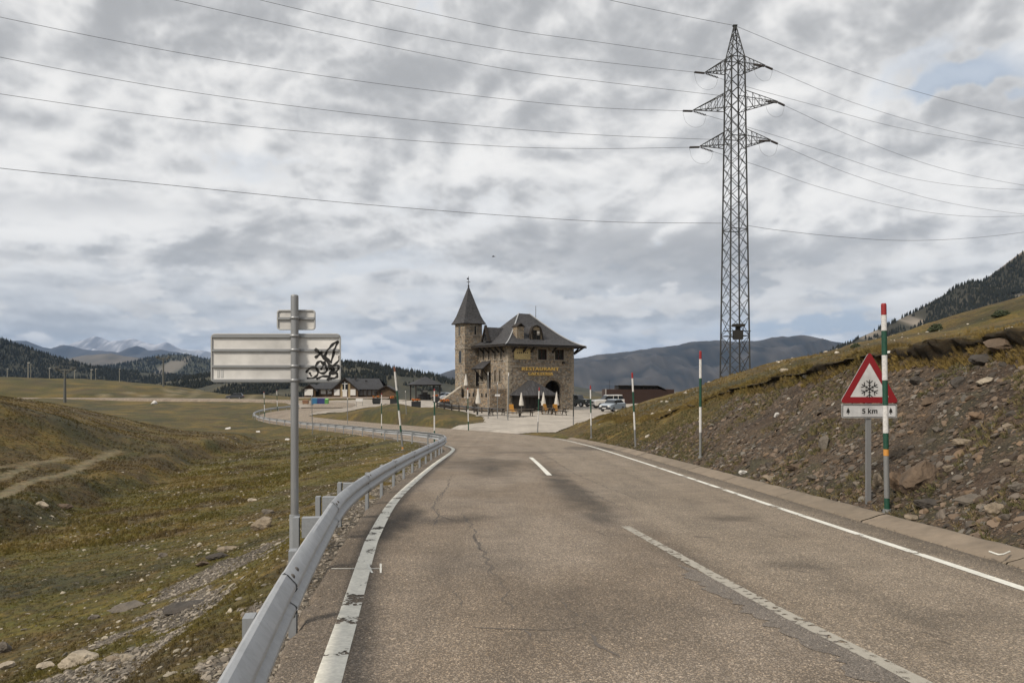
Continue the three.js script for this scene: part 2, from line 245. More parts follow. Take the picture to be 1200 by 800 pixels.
const tps = (() => {
  const n = CP.length, A = [], b = []; const U = (r2) => r2 < 1e-12 ? 0 : r2 * Math.log(r2) * 0.5;
  const pts = CP.map(([x, d]) => [wx_(x), wd_(d)]);
  for (let i = 0; i < n + 3; i++) { A.push(new Float64Array(n + 3)); b.push(0); }
  for (let i = 0; i < n; i++) { for (let j = 0; j < n; j++) A[i][j] = U((pts[i][0] - pts[j][0]) ** 2 + (pts[i][1] - pts[j][1]) ** 2); A[i][i] += 0.0015; A[i][n] = A[n][i] = 1; A[i][n + 1] = A[n + 1][i] = pts[i][0]; A[i][n + 2] = A[n + 2][i] = pts[i][1]; b[i] = CP[i][2]; }
  const N = n + 3; for (let k = 0; k < N; k++) { let m = k; for (let i = k + 1; i < N; i++) if (Math.abs(A[i][k]) > Math.abs(A[m][k])) m = i; [A[k], A[m]] = [A[m], A[k]]; [b[k], b[m]] = [b[m], b[k]]; for (let i = k + 1; i < N; i++) { const f = A[i][k] / A[k][k]; if (!f) continue; for (let j = k; j < N; j++) A[i][j] -= f * A[k][j]; b[i] -= f * b[k]; } }
  const w = new Float64Array(N); for (let k = N - 1; k >= 0; k--) { let s = b[k]; for (let j = k + 1; j < N; j++) s -= A[k][j] * w[j]; w[k] = s / A[k][k]; }
  return (x, d) => { const a = wx_(clamp(x, -320, 140)), c = wd_(clamp(d, -9, 320)); let s = w[n] + w[n + 1] * a + w[n + 2] * c; for (let i = 0; i < n; i++) { const r2 = (a - pts[i][0]) ** 2 + (c - pts[i][1]) ** 2; if (r2 > 1e-12) s += w[i] * r2 * Math.log(r2) * 0.5; } return s; };
})();
const TOE = [[-12, 6.2], [0, 6.1], [10, 6.02], [20, 5.85], [31, 5.5], [41, 5.1], [48, 4.4], [53, 3.8], [59, 3.5], [65, 4.8], [70, 6.2], [81, 9.3], [105, 15.5], [130, 22], [200, 40], [400, 90]];
function toe(d) { if (d <= TOE[0][0]) return TOE[0][1]; for (let i = 1; i < TOE.length; i++) if (d < TOE[i][0]) { const t = (d - TOE[i - 1][0]) / (TOE[i][0] - TOE[i - 1][0]); return lerp(TOE[i - 1][1], TOE[i][1], t * t * (3 - 2 * t) * 0.4 + t * 0.6); } return 90; }
const lipH = (d) => lerp(2.75, 1.0, sst(22, 50, d)) + 0.25 * pn(d * 0.35, 4.4);             // height of the turf edge over the road
const bankS = (d) => lerp(0.74, 0.34, sst(24, 52, d));
const lipT = (d) => lipH(d) / bankS(d);                                                     // how far from the toe it lies
function hill(t, d) { // height of the cut bank and the hill above it, over the toe
  const s = bankS(d), T = lipT(d), H = lipH(d);
  if (t < T) return s * t;
  const q = t - T, step = 0.42 * sst(58, 20, d) * sst(0, 0.16, q);
  const old = Math.max(0, 0.14 * q + 0.0027 * q * q * sst(200, 60, t));
  return H + step + old + lerp(0, 0.13, sst(30, 60, d)) * (q < 14 ? q : 14);
}
const scarp = (d) => lerp(-15.5, -19.5, sst(22, 48, d)) - Math.max(0, d - 48) * 0.2 + 1.2 * pn(d * 0.13, 7.7); // edge of the upper meadow
function land(x, d) { // bare land, before road and pavements are cut in
  let y;
  const t = x - toe(d);
  if (t <= 0) y = tps(x, d);
  else {
    y = tps(toe(d), d) + hill(Math.min(t, 260), d);
    const q = d + 0.85 * x - 97; if (q > 0) y -= 0.34 * q * q / (q + 25) + Math.max(0, t - 60) * 0.02;
  }
  if (d > 310) y = lerp(y, -60, sst(310, 700, d));
  if (x < -320) y = lerp(y, -40, sst(320, 700, -x));
  const near = sst(0.2, 2.5, t), lft = sst(-1, -6, x - (-2));
  // upper meadow behind a low scarp
  const sx = scarp(d); y += 0.85 * sst(0.3, -1.6, x - sx) * sst(10, 18, d) * sst(90, 62, d);
  y += (0.05 * fbm(x * 0.9, d * 0.9, 1.5, 4) + 0.4 * fbm(x * 0.15, d * 0.15, 2.5, 4) * sst(8, 30, Math.abs(x - 2))) * Math.max(near, lft);
  if (t > 0.1) { const b = sst(0.1, 0.8, t) * sst(lipT(d) + 1, lipT(d) - 0.3, t); y += b * (0.34 * fbm(x * 0.55, d * 0.55, 8.5, 4) + 0.16 * Math.abs(fbm(x * 2.2, d * 1.5, 3.5, 4))); y += (1 - b) * sst(1, 6, t) * 0.55 * fbm(x * 0.16, d * 0.16, 6.5, 4); }
  if (Math.abs(x) > 60 || d > 60) y += 0.5 * fbm(x * 0.05, d * 0.05, 4.5, 4) * sst(60, 120, Math.hypot(x, d) ) * (x > 30 ? 1 : x < -45 ? 0.45 : 0.12);
  return y;
}
const FORE = [[-10.2, 66.2], [-3.5, 63.4], [0.4, 60.2], [3.4, 58.6], [5.2, 66], [9, 80.5], [15.2, 104], [21, 124], [30, 152], [-22, 152], [-25, 138], [-18, 112], [-12, 104], [-7, 96], [-3.2, 84], [-2.6, 74], [-6.5, 69.5]];   // concrete forecourt of the restaurant
const PARK = [[-33, 118], [-29, 126], [-24, 143], [-22, 160], [-18, 186], [-30, 212], [-60, 200], [-52, 180], [-41, 150], [-41, 130]];
const inside = (poly, x, d) => { let c = false; for (let i = 0, j = poly.length - 1; i < poly.length; j = i++) { const [a, b] = poly[i], [e, f] = poly[j]; if ((b > d) !== (f > d) && x < (e - a) * (d - b) / (f - b) + a) c = !c; } return c; };
function G(x, d) { // the finished ground
  let y = land(x, d);
  if (d < 260) {
    const r = nearRoad(x, d), end = r.p === roadPts[0] && d < -9;
    if (!end && r.dist < r.p.hw + 9) {
      const oL = beyond(EDGE_L, x, d, -1), oR = beyond(EDGE_R, x, d, 1), right = oR > oL, o = Math.max(oL, oR);
      const k = right && d < 54 ? sst(1.25, 0.95, o) : sst((right ? 0.4 : 0.42) + 1.6, right ? 0.4 : 0.42, o);
      y = lerp(y, r.y - (d > 150 ? 0.45 : 0.11), k);
    }
  }
  return y;
}
function hit(u, v, from = 2, to = 400) { // where the ray through a photograph pixel meets the ground
  const a = (u - 600) / F, b = (HORIZON - v) / F; let lo = from;
  for (let D = from; D < to; D *= 1.012) { if (EYE + b * D < G(a * D, D)) { let A = lo, B = D; for (let k = 0; k < 20; k++) { const m = (A + B) / 2; if (EYE + b * m < G(a * m, m)) B = m; else A = m; } return [a * B, G(a * B, B), -B]; } lo = D; }
  return P(u, v, to);
}

// tracks and bare patches on the grass (pixels, half width in metres)
const TRACKS = [[[[0, 583], [30, 566], [75, 556], [110, 540], [135, 528]], 0.28], [[[0, 562], [28, 548]], 0.25], [[[0, 548], [60, 541], [85, 536]], 0.2], [[[110, 461], [140, 465], [175, 467]], 0.9], [[[118, 458], [150, 460], [180, 466]], 0.7], [[[198, 466], [199, 458], [196, 454]], 0.8], [[[206, 463], [214, 456]], 0.6], [[[222, 466], [232, 459], [237, 454]], 0.8], [[[290, 470], [297, 463]], 0.8]]
  .map(([px, w]) => ({ pts: px.map(([u, v]) => { const p = hit(u, v, 6, 330); return [p[0], -p[2]]; }), w }));
const segDist = (x, d, p, q) => { const vx = q[0] - p[0], vd = q[1] - p[1], t = clamp(((x - p[0]) * vx + (d - p[1]) * vd) / (vx * vx + vd * vd)); return Math.hypot(x - p[0] - t * vx, d - p[1] - t * vd); };
function trackAt(x, d) { if (x > 0) return 0; let k = 0; for (const t of TRACKS) for (let i = 0; i + 1 < t.pts.length; i++) { const q = segDist(x, d, t.pts[i], t.pts[i + 1]); k = Math.max(k, sst(t.w * 1.4, t.w * 0.6, q + 0.2 * t.w * pn(x * 2, d * 2))); } return k; }
function isScree(x, d) { const t = x - toe(d); if (t > 0 && t < lipT(d) + 0.08 && d < 62) return sst(44, 26, d + 7 * fbm(x * 0.25, d * 0.25, 5, 3) + 4 * t * sst(20, 32, d)) + 0.5 * fbm(x * 0.8, d * 0.8, 15, 4) > 0.38 || t < 0.6 && d < 40; return false; }
function isGravel(x, d) { // stony shoulder below the crash barrier
  if (d > 45 || x > 0.4) return false; const o = beyond(EDGE_L, x, d, -1); if (o < 0) return false; const n = fbm(x * 0.7, d * 0.7, 25, 4);
  return o > 0.2 && (o < 0.9 + 0.7 * n || (d < 14 && o > 1.7 && o < 3.2 + n && n + 0.3 * pn(x * 0.4, d * 0.4, 2) > -0.12) || (d > 18 && d < 40 && o < 3 && n > 0.22));
}
const GREEN = [0.074, 0.074, 0.011], OLIVE = [0.158, 0.129, 0.016], STRAW = [0.215, 0.15, 0.04], BROWN = [0.105, 0.072, 0.034], DARK = [0.05, 0.05, 0.018], DIRT = [0.30, 0.25, 0.19], SHALE = [0.165, 0.118, 0.075];
function grassColour(x, d) {
  const a = fbm(x * 0.11, d * 0.11, 3.3, 5), b = fbm(x * 0.6, d * 0.6, 13.3, 4), c = fbm(x * 0.03, d * 0.06, 23.3, 4);
  let col = mix3(GREEN, OLIVE, sst(-0.35, 0.2, a + 0.4 * b));
  const basin = sst(-0.5, 0.6, x - scarp(d)) * sst(70, 58, d) * (x < 0 ? 1 : 0); col = mix3(mix3(col, DARK, 0.45), mix3(col, OLIVE, 0.55), x > toe(d) - 1 ? 0.75 : basin);
  const dry = x > toe(d) ? 0.42 : x < -19 && x > -62 && d > 30 && d < 76 ? 0.42 : d > 80 ? 0.12 : 0.08;
  col = mix3(col, STRAW, sst(0.55, 0.95, 0.5 + a * 0.7 + b * 0.5 + c * 0.6 + dry));
  col = mix3(col, BROWN, 0.8 * sst(0.12, 0.45, fbm(x * 0.35 + 9, d * 0.35, 33.3, 5) + (dry > 0.4 ? 0.34 : 0.14)));
  col = mix3(col, DARK, 0.8 * sst(0.08, 0.36, fbm(x * 0.05 + 3, d * 0.17, 43.3, 5))); col = mix3(col, STRAW, 0.45 * sst(0.1, 0.4, fbm(x * 0.035 + 7, d * 0.15, 47.3, 5)));
  { const e = pn(x * 2.6, d * 2.6, 3) * 0.6 + pn(x * 6.1, d * 6.1, 5) * 0.6, f2 = 1 + 0.3 * e; col = mix3(col, STRAW, 0.5 * sst(0.15, 0.6, pn(x * 3.3, d * 3.3, 8) + 0.4 * pn(x * 7, d * 7, 2))); col = col.map((q) => q * f2); }
  const k = trackAt(x, d); if (k) col = mix3(col, DIRT, k * 0.9);
  return col;
}
let Gq = G; // heights read back from the finished ground sheet
{
  const xs = [], ds = []; { let x = 0, s = 0.14; const right = [], left = []; while (x < 9000) { right.push(x); if (x > 13) s *= 1.03; x += s; } x = -0.14; s = 0.14; while (x > -9000) { left.push(x); if (x < -11) s *= 1.03; x -= s; } xs.push(...left.reverse(), ...right); }
  { let d = -9, s = 0.2; while (d < 9000) { ds.push(d); s = d < 2 ? 0.2 : d < 34 ? 0.15 : s * 1.021; d += s; } }
  const nx = xs.length, nd = ds.length, pos = [], uv = [], col = [], kind = new Uint8Array(nx * nd);
  for (let j = 0; j < nd; j++) for (let i = 0; i < nx; i++) {
    const x = xs[i], d = ds[j], y = G(x, d); pos.push(x, y, -d); uv.push(x + 0.3 * pn(x * 0.2, d * 0.2), d + y * 0.7);
    let c; const out = x > toe(d) + 0.0;
    if (d < 70 && x > -14 && x < 20 && isScree(x, d)) { kind[j * nx + i] = 1; const a = fbm(x * 0.5, d * 0.5, 53.3, 5); c = mix3(SHALE, [0.105, 0.07, 0.045], sst(-0.3, 0.3, a)); c = mix3(c, [0.09, 0.085, 0.045], 0.6 * sst(0.1, 0.35, fbm(x * 0.9, d * 0.9, 63, 4))); if (x - toe(d) < 0.7) c = mix3(c, [0.085, 0.08, 0.035], 0.7 * sst(-0.15, 0.15, fbm(x * 1.3, d * 0.7, 71, 3))); }
    else if (d < 46 && x > -9 && x < 1 && isGravel(x, d)) { kind[j * nx + i] = 1; c = mix3([0.2, 0.165, 0.125], [0.13, 0.105, 0.07], sst(-0.3, 0.3, fbm(x, d, 53.3, 4))); }
    else c = grassColour(x, d);
    const m = kind[j * nx + i] ? 1.48 : 1.27; col.push(c[0] * m, c[1] * m, c[2] * m);
  }
  const find = (a, q) => { let lo = 0, hi = a.length - 2; while (lo < hi) { const m = (lo + hi + 1) >> 1; if (a[m] <= q) lo = m; else hi = m - 1; } return lo; };
  Gq = (x, d) => { const i = find(xs, x), j = find(ds, d), fx = (x - xs[i]) / (xs[i + 1] - xs[i]), fd = (d - ds[j]) / (ds[j + 1] - ds[j]), y = (a, c) => pos[((j + c) * nx + i + a) * 3 + 1]; return lerp(lerp(y(0, 0), y(1, 0), fx), lerp(y(0, 1), y(1, 1), fx), fd); };
  const A = [], B = [];
  for (let j = 0; j + 1 < nd; j++) for (let i = 0; i + 1 < nx; i++) { const a = j * nx + i, b = a + 1, c = a + nx, e = c + 1; (kind[a] + kind[b] + kind[c] > 1 ? B : A).push(a, b, c); (kind[b] + kind[e] + kind[c] > 1 ? B : A).push(b, e, c); }
  const grass = M(0xffffff, 0.95, { vertexColors: true, map: rep(grassTex.map, 1 / 2.4), bumpMap: rep(grassTex.bump, 1 / 2.4), bumpScale: 0.05 });
  const scree = M(0xffffff, 0.95, { vertexColors: true, map: rep(screeTex.map, 1 / 3), bumpMap: rep(screeTex.bump, 1 / 3), bumpScale: 0.06 });
  const g = meshOf(pos, [...A, ...[]].concat(B), uv, col, [[0, A.length, 0], [A.length, B.length, 1]]);
  structure('ground', g, [grass, scree], 'dry mountain pasture with a shale cut bank beside the road', 'ground');
}
console.log('ground done');

// ---------------------------------------------------------------- road, markings, gutter, pavements
const along = (() => { let s = 0; return ROAD.map((r, i) => { if (i) s += Math.hypot(r[2] + r[0] - ROAD[i - 1][2] - ROAD[i - 1][0], r[3] + r[1] - ROAD[i - 1][3] - ROAD[i - 1][1]) / 2; return s; }); })();
function rowPoint(rows, i, k, o, up) { // k = 0 left line, 1 right line, or between; o metres further right
  const r = rows[i], dx = r[2] - r[0], dd = r[3] - r[1], w = Math.hypot(dx, dd), t = k + o / w; return [r[0] + dx * t, r[4] + (r[5] - r[4]) * t + up, -(r[1] + dd * t)];
}
function strip(rows, i0, i1, cols, colour, vScale = 1) { // cols: [k, offset, up] from left to right
  const pos = [], uv = [], col = [], idx = [], n = cols.length; let s = 0;
  for (let i = i0; i <= i1; i++) {
    if (i > i0) s += Math.hypot(rows[i][2] - rows[i - 1][2], rows[i][3] - rows[i - 1][3]);
    cols.forEach(([k, o, up], c) => { const p = rowPoint(rows, i, k, o, up); pos.push(...p); uv.push(p[0], -p[2]); if (colour) col.push(...colour(p[0], -p[2], c, s)); });
  }
  for (let i = 0; i < i1 - i0; i++) for (let c = 0; c + 1 < n; c++) { const a = i * n + c, b = a + 1, e = a + n, f = e + 1; idx.push(a, b, e, b, f, e); }
  return meshOf(pos, idx, uv, colour ? col : null);
}
const STAINS = [[1.28, 16, 0.36, 5.2, 0.58, 0.07], [1.1, 22, 0.3, 3, 0.3, 0.05], [2.0, 9, 0.22, 3, 0.2, 0.05], [-0.9, 25.5, 1.5, 3.2, 0.42, 0], [-1.7, 11.2, 0.3, 1.6, 0.75, 0.12], [-1.75, 12.8, 0.26, 1.2, 0.6, 0.1], [-0.6, 22, 0.6, 2, 0.3, 0], [3.4, 12.1, 0.5, 0.32, 0.42, 0], [3.05, 8.4, 0.34, 0.2, 0.4, 0], [3.9, 37, 1.4, 2.4, 0.5, 0], [2.6, 16, 0.4, 2, 0.2, 0], [0.5, 33, 2.2, 0.9, 0.3, 0], [3.6, 6.1, 0.5, 0.35, 0.22, 0], [0.7, 6.5, 0.7, 0.9, 0.2, 0], [-0.4, 8.5, 0.5, 1.3, 0.22, 0]];
function asphalt(x, d) {
  const n = fbm(x * 0.5, d * 0.28, 3.7, 5), m = fbm(x * 2.2, d * 1.1, 13.7, 5), f = fbm(x * 7, d * 5, 17.7, 3);
  let c = mix3([0.23, 0.18, 0.13], [0.285, 0.232, 0.178], sst(-0.35, 0.35, n + 0.3 * m));
  const r = nearRoad(x, d), mid = r.s / r.p.hw, oo = d < 60 ? Math.max(beyond(EDGE_L, x, d, -1) - 0.34, beyond(EDGE_R, x, d, 1) - 0.66) : -9;
  c = mix3(c, [0.29, 0.238, 0.178], 0.6 * sst(0.08, 0.3, mid));
  const rut = Math.exp(-(((mid + 0.75) / 0.12) ** 2)) + Math.exp(-(((mid + 0.25) / 0.12) ** 2)) + Math.exp(-(((mid - 0.32) / 0.12) ** 2)) + Math.exp(-(((mid - 0.78) / 0.12) ** 2));
  let k = 1 + 0.06 * rut - 0.14 * sst(0.0, 0.3, fbm(x * 3 + 2, d * 0.35, 27.7, 4)) + 0.09 * f;
  for (const [sx, sd, a, b, w] of STAINS) { const q = ((x - sx + (d - sd) * 0.045) / a) ** 2 + ((d - sd) / b) ** 2; if (q < 6) k *= 1 - w * sst(0.12, 0.75, Math.exp(-q) + 0.9 * m * Math.exp(-q * 0.5) + 0.1 * f); }
  const edge = -oo;
  k *= 1 - 0.3 * sst(0.65, 0.2, edge + 0.3 * m);
  return [c[0] * k * 2.45, c[1] * k * 2.45, c[2] * k * 2.45];
}
const asphaltMat = M(0xffffff, 0.88, { vertexColors: true, map: rep(asphaltTex.map, 0.5), bumpMap: rep(asphaltTex.bump, 0.5), bumpScale: 0.008 });
const roadCols = []; { roadCols.push([0, -0.43, -0.14], [0, -0.36, -0.015]); for (let i = 0; i <= 44; i++) roadCols.push([i / 44, lerp(-0.31, 0.62, i / 44), 0]); roadCols.push([1, 0.68, -0.08]); }
const roadG = strip(ROAD, 0, ROAD.length - 1, roadCols, asphalt);
{ // ragged left edge
  const p = roadG.attributes.position; for (let i = 0; i < ROAD.length; i++) for (let c = 0; c < 3; c++) { const q = i * roadCols.length + c, n = 0.09 * fbm(p.getX(q) * 2, p.getZ(q) * 2.3, 5.5, 4) - 0.02 * pn(p.getZ(q) * 9, 1); p.setX(q, p.getX(q) + n); }
  roadG.computeVertexNormals();
}
const road = structure('road', roadG, asphaltMat, 'two-lane mountain road of worn brownish asphalt', 'road');
structure('road', strip(FAR, 0, FAR.length - 1, [[0, -0.8, -0.5], [0, -0.2, 0.12], [0.33, 0, 0.12], [0.66, 0, 0.12], [1, 0.2, 0.12], [1, 0.8, -0.5]], asphalt), asphaltMat, 'far stretch of pale road crossing the meadow', 'road');
const iAt = (d) => ROAD.findIndex((r) => r[3] >= d);
const paint = M([0.9, 0.87, 0.81], 0.7, { map: rep(wornTex, 0.45), alphaTest: 0.35 });
const paintFresh = M([0.84, 0.83, 0.8], 0.7, { map: rep(wornTex, 0.3), alphaTest: 0.1 });
const paintOld = M([0.43, 0.4, 0.36], 0.8, { map: rep(wornTex, 2.3), alphaTest: 0.62 });
part('edge_line', strip(ROAD, 0, iAt(38), [[0, -0.085, 0.006], [0, 0.0, 0.006], [0, 0.085, 0.006]]), paint, road);
part('edge_line', strip(ROAD, iAt(38), iAt(60), [[0, -0.09, 0.006], [0, 0.09, 0.006]]), paint, road);
part('edge_line', strip(ROAD, 0, iAt(50), [[1, -0.06, 0.006], [1, 0.06, 0.006]]), paintFresh, road);
function laid(pts, width, up, mat, name, jag = 0.4, parent = road) { // a flat band along a line of x, D points on the sloping road
  const curve = new THREE.CatmullRomCurve3(pts.map(([x, d]) => new THREE.Vector3(x, 0, d))), n = Math.max(4, Math.round(curve.getLength() * 14)), pos = [], uv = [], idx = [];
  for (let i = 0; i <= n; i++) { const t = i / n, p = curve.getPointAt(t), q = curve.getTangentAt(t), w = width * (1 + jag * (rnd() - 0.5) * 2) * (jag > 0.3 ? sst(0, 0.12, t) * sst(1, 0.85, t) + 0.12 : 1) / 2, x0 = (jag > 0.3 ? 0.035 * (rnd() - 0.5) + 0.06 * pn(p.x * 3, p.z * 3) : 0); for (const s of [-1, 1]) { const x = p.x + x0 - q.z * w * s, d = p.z + q.x * w * s; pos.push(x, -0.0444 * d + up, -d); uv.push(x, d); } }
  for (let i = 0; i < n; i++) { const a = i * 2; idx.push(a, a + 2, a + 1, a + 1, a + 2, a + 3); }
  return part(name, meshOf(pos, idx, uv), mat, parent);
}
const W2 = (u, v) => { const D = EYE * F / (v - 485); return [(u - 600) / F * D, D]; };   // a pixel on the sloping road
laid([[2.62, 3.6], W2(1060, 790), W2(950, 735), W2(850, 682), W2(780, 643), W2(733, 617)], 0.13, 0.006, paintOld, 'centre_line', 0.1);
laid([W2(644, 557), W2(632, 545), W2(622, 536)], 0.14, 0.006, paintFresh, 'centre_line', 0.05);
const tar = M([0.11, 0.093, 0.077], 0.85), tarBand = M([0.44, 0.38, 0.32], 0.88, { map: rep(asphaltTex.map, 0.7) , bumpMap: rep(asphaltTex.bump, 0.5), bumpScale: 0.004 });
laid([[2.5, 3.6], W2(1045, 800), W2(930, 735), W2(850, 692), W2(800, 662)], 0.26, 0.004, tarBand, 'tar_seam', 0.45);
for (const [pts, w] of [[[[520, 575], [508, 592], [522, 607], [548, 612]], 0.045], [[[508, 592], [515, 602], [505, 618]], 0.03], [[[540, 600], [556, 625], [560, 640], [570, 655], [575, 680]], 0.04], [[[556, 625], [565, 650]], 0.03], [[[530, 555], [524, 570], [512, 590]], 0.03], [[[545, 735], [600, 737], [650, 738], [684, 735]], 0.025], [[[615, 737], [622, 750]], 0.02], [[[690, 742], [705, 757], [730, 772]], 0.045], [[[655, 700], [680, 722], [686, 735]], 0.02], [[[600, 520], [640, 535], [680, 558], [730, 578], [790, 600]], 0.035], [[[660, 560], [720, 590], [760, 605]], 0.03], [[[690, 620], [712, 628], [735, 626]], 0.03], [[[530, 690], [545, 712]], 0.025], [[[955, 672], [930, 668]], 0.05], [[[810, 628], [835, 630]], 0.06], [[[1080, 740], [1120, 760]], 0.02], [[[880, 610], [940, 632]], 0.02], [[[570, 655], [590, 690], [600, 720]], 0.02]])
  laid(pts.map(([u, v]) => W2(u, v)), w * 0.5, 0.003, tar, 'crack', 0.75);
laid([W2(388, 667), W2(446, 667)], 0.025, 0.009, paintFresh, 'survey_mark', 0.2); laid([W2(430, 661), W2(436, 672)], 0.025, 0.0085, paintFresh, 'survey_mark', 0.2); laid([W2(446, 661), W2(446, 672)], 0.02, 0.008, paintFresh, 'survey_mark', 0.2);
{ // concrete gutter berm, cast in lengths
  const gutter = new THREE.Group(); gutter.name = 'gutter'; scene.add(gutter); tag(gutter, 'low concrete gutter along the foot of the shale bank', 'gutter'); gutter.userData.kind = 'structure';
  const mats = [0, 1, 2].map((k) => M([0.22 + 0.018 * k, 0.178 + 0.014 * k, 0.131 + 0.011 * k], 0.95, { map: rep(noiseTex.map, 0.45), bumpMap: rep(noiseTex.bump, 0.9), bumpScale: 0.03 }));
  for (let a = 0, k = 0; a < iAt(49); k++) { const b = Math.min(a + 14, iAt(49)), j = 0.012 * (rnd() - 0.5); const g = strip(ROAD, a, b, [[1, 0.66, -0.07 + j], [1, 0.72, 0.004 + j], [1, 0.84, 0.03 + j], [1, 0.98, 0.075 + j], [1, 1.08, 0.1 + j], [1, 1.15, 0.09 + j], [1, 1.2, -0.12 + j]]); const p = g.attributes.position; for (let i = 0; i < p.count; i++) p.setY(i, p.getY(i) + 0.012 * pn(p.getX(i) * 3, p.getZ(i) * 3, 2)); for (let c = 0; c < 7; c++) { const q = p.count - 7 + c, d = Math.hypot(p.getX(q) - p.getX(q - 7), p.getZ(q) - p.getZ(q - 7)); const t = 0.03 / Math.max(d, 0.05); p.setXYZ(q, lerp(p.getX(q), p.getX(q - 7), t), lerp(p.getY(q), p.getY(q - 7), t), lerp(p.getZ(q), p.getZ(q - 7), t)); } g.computeVertexNormals(); part('kerb_length', g, mats[k % 3], gutter); a = b; }
  const w = (u, v) => { const q = W2(u, v); return [q[0], q[1]]; };
  const tick = new THREE.TubeGeometry(new THREE.CatmullRomCurve3([[1160, 655], [1172, 659], [1184, 655]].map(([u, v]) => { const q = w(u, v); return new THREE.Vector3(q[0], -0.0444 * q[1] + 0.085, -q[1]); })), 8, 0.012, 4); part('survey_mark', tick, paintFresh, gutter);
}
function pavement(poly, step, up, mat, name, label, cat, tone) { // a flat sheet over the ground inside an outline; the ground follows just below
  const xs = poly.map((p) => p[0]), ds = poly.map((p) => p[1]), pos = [], uv = [], idx = [], col = [], map = new Map();
  const shape = new THREE.Shape(poly.map(([x, d]) => new THREE.Vector2(x, d)));
  const x0 = Math.min(...xs), x1 = Math.max(...xs), d0 = Math.min(...ds), d1 = Math.max(...ds);
  const vert = (i, j) => { const k = i * 10000 + j; if (!map.has(k)) { const x = x0 + i * step, d = d0 + j * step; map.set(k, pos.length / 3); let y = -1e9; for (const [a, b] of [[0, 0], [step / 2, 0], [-step / 2, 0], [0, step / 2], [0, -step / 2]]) y = Math.max(y, Gq(x + a, d + b)); pos.push(x, y + up, -d); uv.push(x, d); const n = 0.85 + 0.35 * fbm(x * 0.25, d * 0.25, 81, 5) + 0.2 * fbm(x * 1.5, d * 1.5, 84, 3); col.push(tone[0] * n, tone[1] * n, tone[2] * n); } return map.get(k); };
  for (let i = 0; x0 + i * step < x1; i++) for (let j = 0; d0 + j * step < d1; j++) { const cx = x0 + (i + 0.5) * step, cd = d0 + (j + 0.5) * step; if (inside(poly, cx, cd)) { const a = vert(i, j), b = vert(i + 1, j), c = vert(i, j + 1), e = vert(i + 1, j + 1); idx.push(a, b, c, b, e, c); } }
  return structure(name, meshOf(pos, idx, uv, col), mat, label, cat);
}
const paveMat = M(0xffffff, 0.9, { vertexColors: true, map: rep(noiseTex.map, 0.4) });
pavement(FORE, 0.22, 0.025, paveMat, 'forecourt', 'pale concrete forecourt in front of the stone restaurant', 'pavement', [0.5, 0.45, 0.385]);
pavement(PARK, 0.5, 0.06, paveMat, 'car_park', 'pale asphalt car park in front of the long chalet', 'car park', [0.4, 0.35, 0.29]);

// ---------------------------------------------------------------- crash barrier
const galv = M([0.62, 0.63, 0.64], 0.55, { map: rep(galvTex.map, 0.8), metalness: 0.25 }), galvDark = M([0.5, 0.515, 0.53], 0.6, { map: rep(galvTex.map, 1.4), metalness: 0.3 }), boltMat = M([0.1, 0.09, 0.08], 0.6, { metalness: 0.4 });
const RAIL = [[-0.1, -3], [-0.55, 0], [-1.06, 2.7], [-1.5, 5.2], [-1.88, 7.6], [-2.2, 9.8], [-2.42, 12.4], [-2.58, 16], [-2.68, 20], [-2.78, 26], [-2.88, 31.5], [-3.05, 35], [-3.5, 38.2], [-4.5, 42], [-6.1, 46.4], [-8.4, 52.4], [-12.4, 62.3], [-18.5, 76.4], [-25, 90.4], [-34.7, 107.4], [-40.4, 120], [-43, 135], [-42.2, 152]];
const railCurve = new THREE.CatmullRomCurve3(RAIL.map(([x, d]) => new THREE.Vector3(x, 0, -d)), false, 'centripetal'); railCurve.arcLengthDivisions = 2000;
const railLen = railCurve.getLength(), railTop = (x, d) => { const r = nearRoad(x, d); return (d < 40 ? -0.0444 * d : r.y) + 0.63; };
const guard = thing('crash_barrier', 'galvanised steel crash barrier winding along the left road edge', 'crash barrier');
